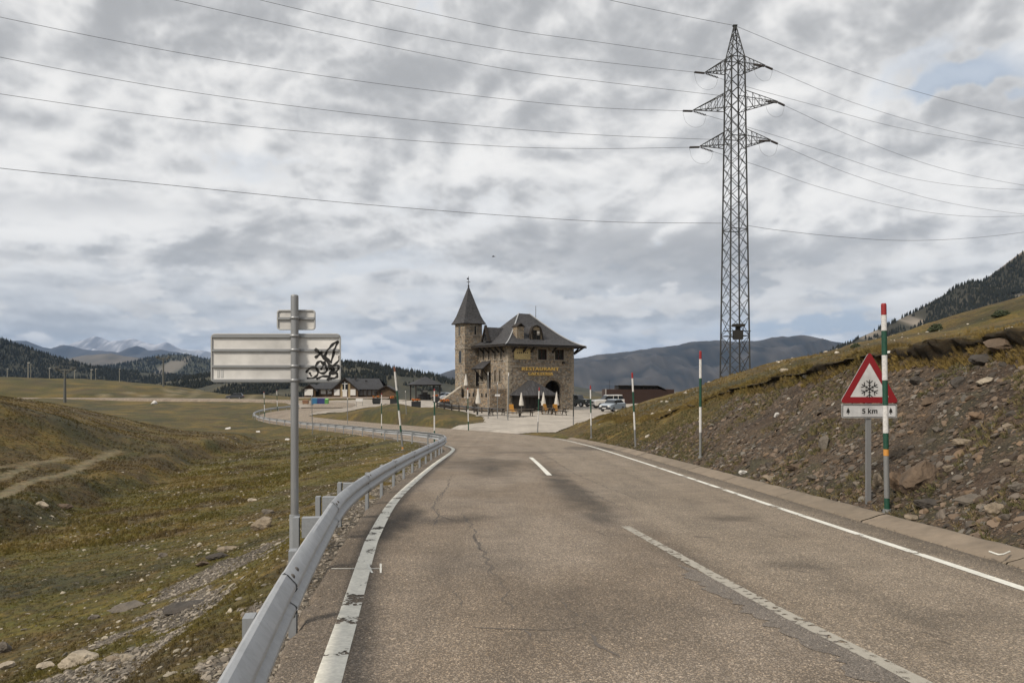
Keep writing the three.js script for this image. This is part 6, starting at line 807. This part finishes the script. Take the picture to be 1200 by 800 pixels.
// ---------------------------------------------------------------- turf edge, stones, grass, rocks
function normalAt(x, d) { const e = 0.12, hx = (Gq(x + e, d) - Gq(x - e, d)) / (2 * e), hd = (Gq(x, d + e) - Gq(x, d - e)) / (2 * e); return new THREE.Vector3(-hx, 1, hd).normalize(); }
{ // overhanging edge of the turf above the shale
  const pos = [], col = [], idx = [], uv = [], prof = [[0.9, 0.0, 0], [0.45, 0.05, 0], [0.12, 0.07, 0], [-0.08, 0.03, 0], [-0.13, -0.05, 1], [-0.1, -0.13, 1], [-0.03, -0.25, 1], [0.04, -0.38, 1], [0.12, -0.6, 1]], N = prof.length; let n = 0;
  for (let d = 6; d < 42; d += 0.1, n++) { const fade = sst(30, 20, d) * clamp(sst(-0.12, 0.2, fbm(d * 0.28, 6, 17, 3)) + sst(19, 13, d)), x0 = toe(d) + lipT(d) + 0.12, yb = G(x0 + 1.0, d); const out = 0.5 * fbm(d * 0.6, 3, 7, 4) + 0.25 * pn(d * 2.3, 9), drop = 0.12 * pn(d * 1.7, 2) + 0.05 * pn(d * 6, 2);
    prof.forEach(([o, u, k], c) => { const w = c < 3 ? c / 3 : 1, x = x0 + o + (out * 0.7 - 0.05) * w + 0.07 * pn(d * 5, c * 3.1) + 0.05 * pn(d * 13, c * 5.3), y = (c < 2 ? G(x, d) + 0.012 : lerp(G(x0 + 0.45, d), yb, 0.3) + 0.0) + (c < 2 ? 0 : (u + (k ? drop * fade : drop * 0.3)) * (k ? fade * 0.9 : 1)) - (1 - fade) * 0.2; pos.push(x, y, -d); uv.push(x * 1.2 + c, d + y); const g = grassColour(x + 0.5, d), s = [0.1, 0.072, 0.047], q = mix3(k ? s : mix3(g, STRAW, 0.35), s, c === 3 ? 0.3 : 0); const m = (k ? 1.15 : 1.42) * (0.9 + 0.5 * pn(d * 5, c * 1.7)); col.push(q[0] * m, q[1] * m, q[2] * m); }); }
  for (let i = 0; i + 1 < n; i++) for (let c = 0; c + 1 < N; c++) { const a = i * N + c; idx.push(a, a + N, a + 1, a + 1, a + N, a + N + 1); }
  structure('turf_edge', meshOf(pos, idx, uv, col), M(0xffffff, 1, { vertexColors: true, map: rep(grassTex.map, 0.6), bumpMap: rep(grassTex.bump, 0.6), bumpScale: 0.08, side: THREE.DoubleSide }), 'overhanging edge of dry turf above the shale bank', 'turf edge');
}
function slab(flat, jag) { // an angular stone: a jittered, chamfered block
  const g = new THREE.IcosahedronGeometry(0.5, 1), p = g.attributes.position, cache = new Map(); const cuts = [...Array(6)].map(() => [new THREE.Vector3(rr(-1, 1), rr(-1, 1), rr(-1, 1)).normalize(), rr(0.22, 0.4)]), v = new THREE.Vector3();
  for (let i = 0; i < p.count; i++) { v.fromBufferAttribute(p, i); const key = v.toArray().map((q) => q.toFixed(3)).join(); if (!cache.has(key)) { const w = v.clone(); for (const [n, c] of cuts) { const s = w.dot(n); if (s > c) w.addScaledVector(n, c - s); } w.multiplyScalar(1 + jag * (rnd() - 0.5)); w.y *= flat; cache.set(key, w); } p.setXYZ(i, ...cache.get(key).toArray()); }
  g.deleteAttribute('uv'); const t = g.index ? g.toNonIndexed() : g; t.computeVertexNormals(); return t;
}
const stoneMat = M([1, 1, 1], 0.92);
function scatter(name, label, category, geos, n, place, colour, align = 0.85) { // place() -> [x, d, size] or null
  const sets = geos.map(() => []); let k = 0, tries = 0; while (k < n && tries++ < n * 12) { const p = place(); if (p) { sets[k % geos.length].push(p); k++; } }
  const o = new THREE.Object3D(), up = new THREE.Vector3(0, 1, 0), q = new THREE.Quaternion(), c = new THREE.Color(), e = new THREE.Euler();
  geos.forEach((g, i) => { if (!sets[i].length) return; const im = new THREE.InstancedMesh(g, name === 'grass_tufts' ? grassBlade : stoneMat, sets[i].length); im.name = numbered(name); sets[i].forEach(([x, d, s, sy = 1, onRoad], j) => { const y = onRoad ? -0.0444 * d : Gq(x, d), nn = normalAt(x, d).lerp(up, 1 - align).normalize(); q.setFromUnitVectors(up, nn); o.quaternion.copy(q); o.quaternion.multiply(new THREE.Quaternion().setFromEuler(e.set(rr(-0.35, 0.35) * (name === 'grass_tufts' ? 0.4 : 1), rnd() * 6.283, rr(-0.35, 0.35) * (name === 'grass_tufts' ? 0.4 : 1)))); o.position.set(x, y + (name === 'grass_tufts' ? -0.004 : s * 0.06), -d); o.scale.set(s * rr(0.8, 1.3), s * sy, s * rr(0.7, 1)); o.updateMatrix(); im.setMatrixAt(j, o.matrix); const t = colour(x, d); im.setColorAt(j, c.setRGB(...t)); }); shade(im); tag(im, geos.length > 1 ? label[i] : label, category); im.userData.kind = 'stuff'; scene.add(im); });
}
const STONES = [slab(0.3, 0.25), slab(0.45, 0.3), slab(0.22, 0.2), slab(0.7, 0.3)];
const stoneTone = (pale) => () => { const t = rnd(), l = pale * (0.35 + 1.0 * Math.pow(rnd(), 1.6)); return t < 0.5 ? [0.27 * l, 0.195 * l, 0.135 * l] : t < 0.75 ? [0.24 * l, 0.2 * l, 0.16 * l] : t < 0.92 ? [0.27 * l, 0.185 * l, 0.115 * l] : [0.42 * l, 0.38 * l, 0.32 * l]; };
scatter('shale_debris', ['thin shale flakes strewn over the cut bank', 'chunky shale pieces strewn over the cut bank', 'flat shale plates lying on the cut bank', 'small lumps of rock on the cut bank'], 'stones', STONES, 26000, () => { const d = 5 + 34 * Math.pow(rnd(), 1.5), t = rr(-0.05, lipT(d) - 0.1), x = toe(d) + t; if (!isScree(x, d)) return null; const c = fbm(x * 0.8, d * 0.8, 91, 3); if (rnd() > 0.55 + c * 1.3) return null; return [x, d, 0.024 * Math.pow(8.5, Math.pow(rnd(), 3.0))]; }, stoneTone(0.5));
scatter('verge_gravel', ['flat gravel chips on the verge below the crash barrier', 'rough gravel on the verge below the crash barrier', 'thin stone chips on the verge below the crash barrier', 'round gravel on the verge below the crash barrier'], 'gravel', STONES, 16000, () => { const d = 3 + 32 * Math.pow(rnd(), 1.7), x = -0.6 - d * 0.1 - 6 * Math.pow(rnd(), 1.2); if (!isGravel(x, d)) return null; return [x, d, 0.014 * Math.pow(6, Math.pow(rnd(), 3))]; }, () => { const l = 0.45 + 0.75 * rnd(); return [0.27 * l, 0.235 * l, 0.19 * l]; });
scatter('field_stones', ['small pale flat stones in the short grass', 'pale lumps of stone in the short grass', 'thin pale stone plates in the short grass', 'rounded pale stones in the short grass'], 'stones', STONES, 4600, () => { const d = 5 + 62 * Math.pow(rnd(), 1.4), x = -1.5 - d * 0.07 - rnd() * (6 + d * 0.45); if (x < -19 && d < 60) return null; const c = fbm(x * 0.25, d * 0.25, 95, 3), heap = Math.exp(-(((x + 19.5) / 2.5) ** 2 + ((d - 55) / 9) ** 2)) ; if (rnd() > 0.45 + c * 1.4 + heap) return null; if (beyond(EDGE_L, x, d, -1) < 0.8) return null; return [x, d, (0.02 + 0.0005 * d) * Math.pow(4.5, Math.pow(rnd(), 3))]; }, () => { const l = 0.35 + 0.85 * rnd(); return [0.34 * l, 0.3 * l, 0.23 * l]; });
scatter('hill_stones', 'pale stones in the grass of the right hill', 'stones', [STONES[3]], 420, () => { const d = 14 + 60 * rnd(), x = toe(d) + rr(1, 30); if (isScree(x, d)) return null; return [x, d, 0.08 * Math.pow(5, Math.pow(rnd(), 2))]; }, () => { const l = 0.5 + 0.9 * rnd(); return [0.4 * l, 0.36 * l, 0.3 * l]; });
scatter('road_grit', 'loose grit gathered along the gutter and the road edge', 'grit', [STONES[1]], 2600, () => { const d = 3 + 30 * Math.pow(rnd(), 1.6), i = iAt(d); if (i < 0) return null; const p = rnd() < 0.75 ? rowPoint(ROAD, i, 1, 0.66 - 0.5 * Math.pow(rnd(), 2), 0) : rowPoint(ROAD, i, 0, -0.33 + 0.28 * Math.pow(rnd(), 2), 0); return [p[0] + rr(-0.02, 0.02), -p[2] + rr(-0.12, 0.12), 0.008 * Math.pow(4, Math.pow(rnd(), 2)), 1, true]; }, () => { const l = 0.5 + 0.8 * rnd(); return [0.24 * l, 0.2 * l, 0.15 * l]; });
const grassBlade = new THREE.MeshPhysicalMaterial({ color: 0xffffff, roughness: 0.95, side: THREE.DoubleSide });
const tuft = (() => { const pos = [], idx = []; for (let k = 0; k < 9; k++) { const a = k * 2.4, r = 0.25 * Math.sqrt(k / 9), x = r * Math.cos(a), z = r * Math.sin(a), l = 0.16 + 0.3 * ((k * 37) % 10) / 10, h = 0.55 + 0.45 * ((k * 53) % 10) / 10, w = 0.06, b = a + 1.2; const i = pos.length / 3; pos.push(x - w * Math.sin(b), 0, z + w * Math.cos(b), x + w * Math.sin(b), 0, z - w * Math.cos(b), x + l * Math.cos(b) * 0.5, h * 0.7, z + l * Math.sin(b) * 0.5, x + l * Math.cos(b), h, z + l * Math.sin(b)); idx.push(i, i + 1, i + 2, i + 2, i + 1, i + 3); } return meshOf(pos, idx); })();
const tuftColour = (x, d) => { const g = mix3(grassColour(x, d), STRAW, rnd() * 0.2), l = 0.5 + 0.5 * rnd(); return [g[0] * l, g[1] * l, g[2] * l]; };
scatter('grass_tufts', 'short tufts of pasture grass left of the road', 'grass', [tuft], 70000, () => { const d = 3.5 + 42 * Math.pow(rnd(), 1.6), x = -1.2 - d * 0.06 - rnd() * (5 + d * 0.5); const c = fbm(x * 0.9, d * 0.9, 97, 3); if (rnd() > 0.55 + c * 1.3 || beyond(EDGE_L, x, d, -1) < 0.55 || isGravel(x, d) && rnd() < 0.85 || trackAt(x, d) > 0.3) return null; return [x, d, rr(0.035, 0.06) * (d > 18 ? 1.2 : 1), rr(0.4, 0.9)]; }, tuftColour, 0.6);
scatter('grass_tufts', 'longer tufts of grass on the upper meadow and the mound', 'grass', [tuft], 30000, () => { const d = 20 + 52 * Math.pow(rnd(), 1.2), x = -9 - rnd() * (10 + d * 0.5), c = fbm(x * 0.4, d * 0.4, 93, 3); if (rnd() > 0.5 + c * 1.4 || beyond(EDGE_L, x, d, -1) < 2 || trackAt(x, d) > 0.25) return null; return [x, d, rr(0.08, 0.16), rr(0.5, 1.1)]; }, tuftColour, 0.6);
scatter('grass_tufts', 'dry tufts of grass along the turf edge and the hill', 'grass', [tuft], 26000, () => { const d = 7 + 58 * Math.pow(rnd(), 1.3), near = rnd() < 0.5, x = toe(d) + lipT(d) + (near ? rr(-0.2, 1.0) : 18 * Math.pow(rnd(), 1.4)); return [x, d, rr(0.09, 0.2), rr(0.6, 1.2)]; }, (x, d) => { const l = 0.55 + 0.5 * rnd(), g = mix3(grassColour(x, d), STRAW, 0.3 + 0.5 * rnd()); return [g[0] * l, g[1] * l, g[2] * l]; }, 0.5);
scatter('grass_tufts', 'sparse green tufts growing on the shale bank', 'grass', [tuft], 9000, () => { const d = 6 + 44 * Math.pow(rnd(), 1.1), x = toe(d) + rr(0, lipT(d)), c = fbm(x * 0.8, d * 0.8, 15, 4), e = fbm(x * 0.55, d * 0.55, 99, 3); if (e < 0.18 && !(d > 25 && e > -0.12) && !(x - toe(d) < 0.6 && e > -0.05)) return null; return [x, d, rr(0.07, 0.16), rr(0.5, 1)]; }, (x, d) => { const l = 0.7 + 0.6 * rnd(); return rnd() < 0.5 ? [0.09 * l, 0.085 * l, 0.03 * l] : [0.16 * l, 0.125 * l, 0.055 * l]; }, 0.5);
function boulder(w, h, dp, rough) { // a rock with broken faces
  const g = mergeVertices(new THREE.IcosahedronGeometry(1, 4).deleteAttribute('uv').deleteAttribute('normal')), p = g.attributes.position, cuts = [...Array(11)].map(() => [new THREE.Vector3(rr(-1, 1), rr(-0.7, 1), rr(-1, 1)).normalize(), rr(0.5, 0.85)]), v = new THREE.Vector3(), o = rnd() * 90;
  for (let i = 0; i < p.count; i++) { v.fromBufferAttribute(p, i); for (const [n, c] of cuts) { const s = v.dot(n); if (s > c) v.addScaledVector(n, (c - s) * 0.92); } const f = 1 + rough * (fbm(v.x * 1.6 + o, v.y * 2.6 + v.z * 1.6, 3, 4) + 0.25 * pn(v.x * 9, v.z * 9 + v.y * 14, 4)); p.setXYZ(i, v.x * f * w / 1.5, v.y * f * h / 1.5, v.z * f * dp / 1.5); }
  const t = toCreasedNormals(g, 0.45); return metreUV(t);
}
const rockMats = { pale: [0.42, 0.36, 0.275], brown: [0.14, 0.1, 0.068], rust: [0.2, 0.135, 0.085], grey: [0.16, 0.138, 0.112], dark: [0.075, 0.065, 0.055], tan: [0.29, 0.235, 0.17], white: [0.68, 0.66, 0.62] }; for (const k in rockMats) rockMats[k] = M(rockMats[k], 0.95, { map: rep(noiseTex.map, 1.3), bumpMap: rep(noiseTex.bump, 1.6), bumpScale: 0.08 });
function rock(u, v, wpx, hpx, tone, label, group, tilt = 0, sink = 0.3) { // pixel of its middle, size in pixels
  const b = hit(u, v + hpx * 0.3, 3, 260), D = -b[2], w = wpx * D / F, h = hpx * D / F, m = part(numbered('rock'), boulder(w, h, Math.max(w * 0.6, h), 0.22), rockMats[tone]); m.position.set(b[0], b[1] + h * (0.5 - sink) - 0.0, b[2] - w * 0.1); m.rotation.set(0.12, rr(-0.4, 0.4), tilt); scene.add(m); return tag(m, label, 'rock', group);
}
for (const a of [[1078, 558, 36, 36, 'brown', 'largest broken brown boulder at the foot of the bank beside the pole'], [1060, 565, 22, 28, 'rust', 'tilted rusty slab leaning on the largest boulder', null, 0.7], [1167, 598, 22, 15, 'tan', 'rounded tan rock near the foot of the bank'], [1158, 446, 24, 9, 'pale', 'pale flat slab high on the bank'], [1125, 447, 17, 13, 'dark', 'dark block below the turf edge left of the pale slab'], [1180, 402, 40, 15, 'brown', 'broad brown slab under the turf edge'], [1158, 419, 30, 12, 'dark', 'dark ledge of rock just below the turf edge'], [1150, 486, 18, 10, 'rust', 'rusty wedge of rock in mid bank below the dark block', null, -0.3], [1183, 499, 12, 9, 'tan', 'small pale block right in mid bank'], [1128, 518, 20, 7, 'tan', 'flat tan plate in mid bank'], [1092, 590, 28, 8, 'dark', 'dark slaty ledge below the largest boulder'], [1072, 606, 18, 6, 'tan', 'thin tan plate lying on the gutter edge by the pole'], [1138, 664, 15, 7, 'rust', 'loose rusty flake lying on the gutter', null, 0, 0.45], [1140, 585, 30, 8, 'grey', 'long grey plate on the lower bank', null, 0.2], [1029, 562, 11, 18, 'tan', 'upright tan stone just behind the sign post'], [1090, 470, 16, 11, 'brown', 'brown lump of earth and rock right of the warning triangle'], [1078, 445, 18, 10, 'dark', 'dark rock poking out below the turf beside the pole top'], [967, 519, 10, 15, 'grey', 'grey stone left of the snowflake sign'], [911, 486, 6, 5, 'white', 'white stone perched in the scree before the snowflake sign'], [873, 553, 12, 5, 'white', 'white stone by the gutter between the two red-tipped poles'], [905, 560, 18, 6, 'tan', 'tan plate at the foot of the bank below the white stone'], [935, 546, 22, 7, 'brown', 'long brown plate on the lower bank before the sign'], [955, 560, 16, 6, 'grey', 'grey plate close to the sign post foot', null, -0.2], [1195, 570, 16, 9, 'grey', 'grey rock at the edge of the lower bank'], [1115, 548, 14, 7, 'tan', 'small tan plate above the largest boulder'], [1182, 540, 15, 5, 'tan', 'pale plate on the right of the mid bank', null, 0.25], [1100, 503, 14, 6, 'grey', 'grey plate in the middle of the bank', null, -0.25], [1185, 385, 12, 6, 'white', 'small white stone on the grass just above the turf edge'], [1097, 400, 9, 5, 'white', 'white stone on the hill grass behind the tall pole'], [1045, 413, 12, 4, 'white', 'low white stone in the grass behind the warning triangle'], [920, 435, 12, 7, 'pale', 'pale outcrop in the hill grass'], [945, 440, 7, 5, 'white', 'small white stone right of the pale outcrop']]) rock(a[0], a[1], a[2], a[3], a[4], a[5], 'rocks on the right bank', a[6] && typeof a[6] === 'number' ? a[6] : a[7] ?? 0, a[8] ?? 0.3);
for (const a of [[306, 615, 24, 17, 'tan', 'rounded tan boulder in the grass beside the sign post'], [313, 600, 13, 7, 'grey', 'small grey stone behind the tan boulder'], [256, 652, 22, 9, 'dark', 'dark flat rock in the grass'], [236, 661, 14, 8, 'brown', 'brown stone touching the dark flat rock'], [267, 643, 20, 6, 'tan', 'thin tan plate behind the dark flat rock'], [153, 711, 40, 7, 'grey', 'long thin grey slab lying in the grass'], [212, 712, 50, 9, 'dark', 'long dark rotten slab at the edge of the gravel', 0.18], [92, 773, 44, 17, 'pale', 'large pale boulder at the edge of the gravel', 0.25], [54, 781, 18, 8, 'pale', 'pale stone next to the large pale boulder'], [130, 772, 16, 9, 'tan', 'tan stone right of the large pale boulder'], [148, 771, 18, 8, 'pale', 'flat pale stone in the gravel'], [3, 760, 12, 14, 'grey', 'grey stone standing in the grass'], [5, 781, 16, 10, 'pale', 'pale stone beside the standing grey stone'], [48, 592, 12, 8, 'pale', 'pale stone on the grassy scarp'], [72, 593, 20, 5, 'brown', 'brown plate next to the pale stone on the scarp'], [190, 651, 12, 5, 'grey', 'small grey plate out in the field'], [108, 724, 12, 5, 'grey', 'grey stone near the long thin slab'], [295, 586, 10, 4, 'pale', 'pale plate uphill of the tan boulder'], [180, 472, 5.5, 5.5, 'white', 'round white boulder beside the far road'], [267, 502, 6, 3, 'white', 'white stone on the slope below the outer bend'], [337, 515, 6, 2.5, 'white', 'white stone on the slope under the far barrier'], [302, 506, 5, 3, 'white', 'white stone below the outer bend of the barrier']]) rock(a[0], a[1], a[2], a[3], a[4], a[5], 'rocks in the left field', a[6] ?? 0, 0.25);
{ // low junipers on the hill brow
  const leaf = M([0.035, 0.045, 0.02], 0.95); for (const [u, v, w, h, label] of [[1098, 384, 20, 8, 'low dark juniper bush on the hill brow beside the tall pole'], [1175, 367, 22, 7, 'low dark juniper bush near the top of the hill'], [1003, 405, 10, 4, 'small dark bush on the hill brow left of the warning triangle']]) { const b = hit(u, v + h * 0.4, 10, 120), D = -b[2], W = w * D / F, H = h * D / F, t = thing('juniper_bush', label, 'bush', b[0], b[1] - 0.05, b[2], 0, 'junipers on the hill brow'); const gs = []; for (let i = 0; i < 260; i++) { const a = rnd() * 6.28, r = Math.sqrt(rnd()), y = (1 - r * r) * rnd(); gs.push(new THREE.TetrahedronGeometry(rr(0.06, 0.14)).rotateY(rnd() * 6).rotateX(rnd() * 6).translate(Math.cos(a) * r * W / 2, y * H + 0.05, Math.sin(a) * r * W / 3)); } part('foliage', mergeGeometries(gs), leaf, t); part('stem', mergeGeometries([0, 1, 2].map((k) => bar([0, -0.1, 0], [Math.cos(k * 2.1) * W * 0.3, H * 0.4, Math.sin(k * 2.1) * W * 0.2], 0.05))), timberDark, t); }
}
{ const t = thing('bird', 'small dark bird gliding in the sky left of the restaurant roof', 'bird', ...P(578, 300.5, 110)), m = M([0.04, 0.04, 0.042], 0.8); const body = new THREE.SphereGeometry(0.09, 12, 8).scale(2.2, 0.8, 0.9); const wing = (s) => meshOf([-0.08, 0.02, 0, 0.1, 0.02, 0, 0.02, 0.1, s * 0.3, -0.06, 0.1, s * 0.3, -0.1, 0.06, s * 0.62], [0, 1, 2, 0, 2, 3, 3, 2, 4], [0, 0, 1, 0, 1, 1, 0, 1, 1, 1]); part('body', mergeGeometries([body, new THREE.ConeGeometry(0.07, 0.25, 8).rotateZ(-Math.PI / 2).translate(0.24, 0.02, 0)].map((g) => g.toNonIndexed())), m, t); for (const s of [-1, 1]) part('wing', wing(s), M([0.04, 0.04, 0.042], 0.8, { side: THREE.DoubleSide }), t); }
console.log('details done');
renderer.render(scene, camera);
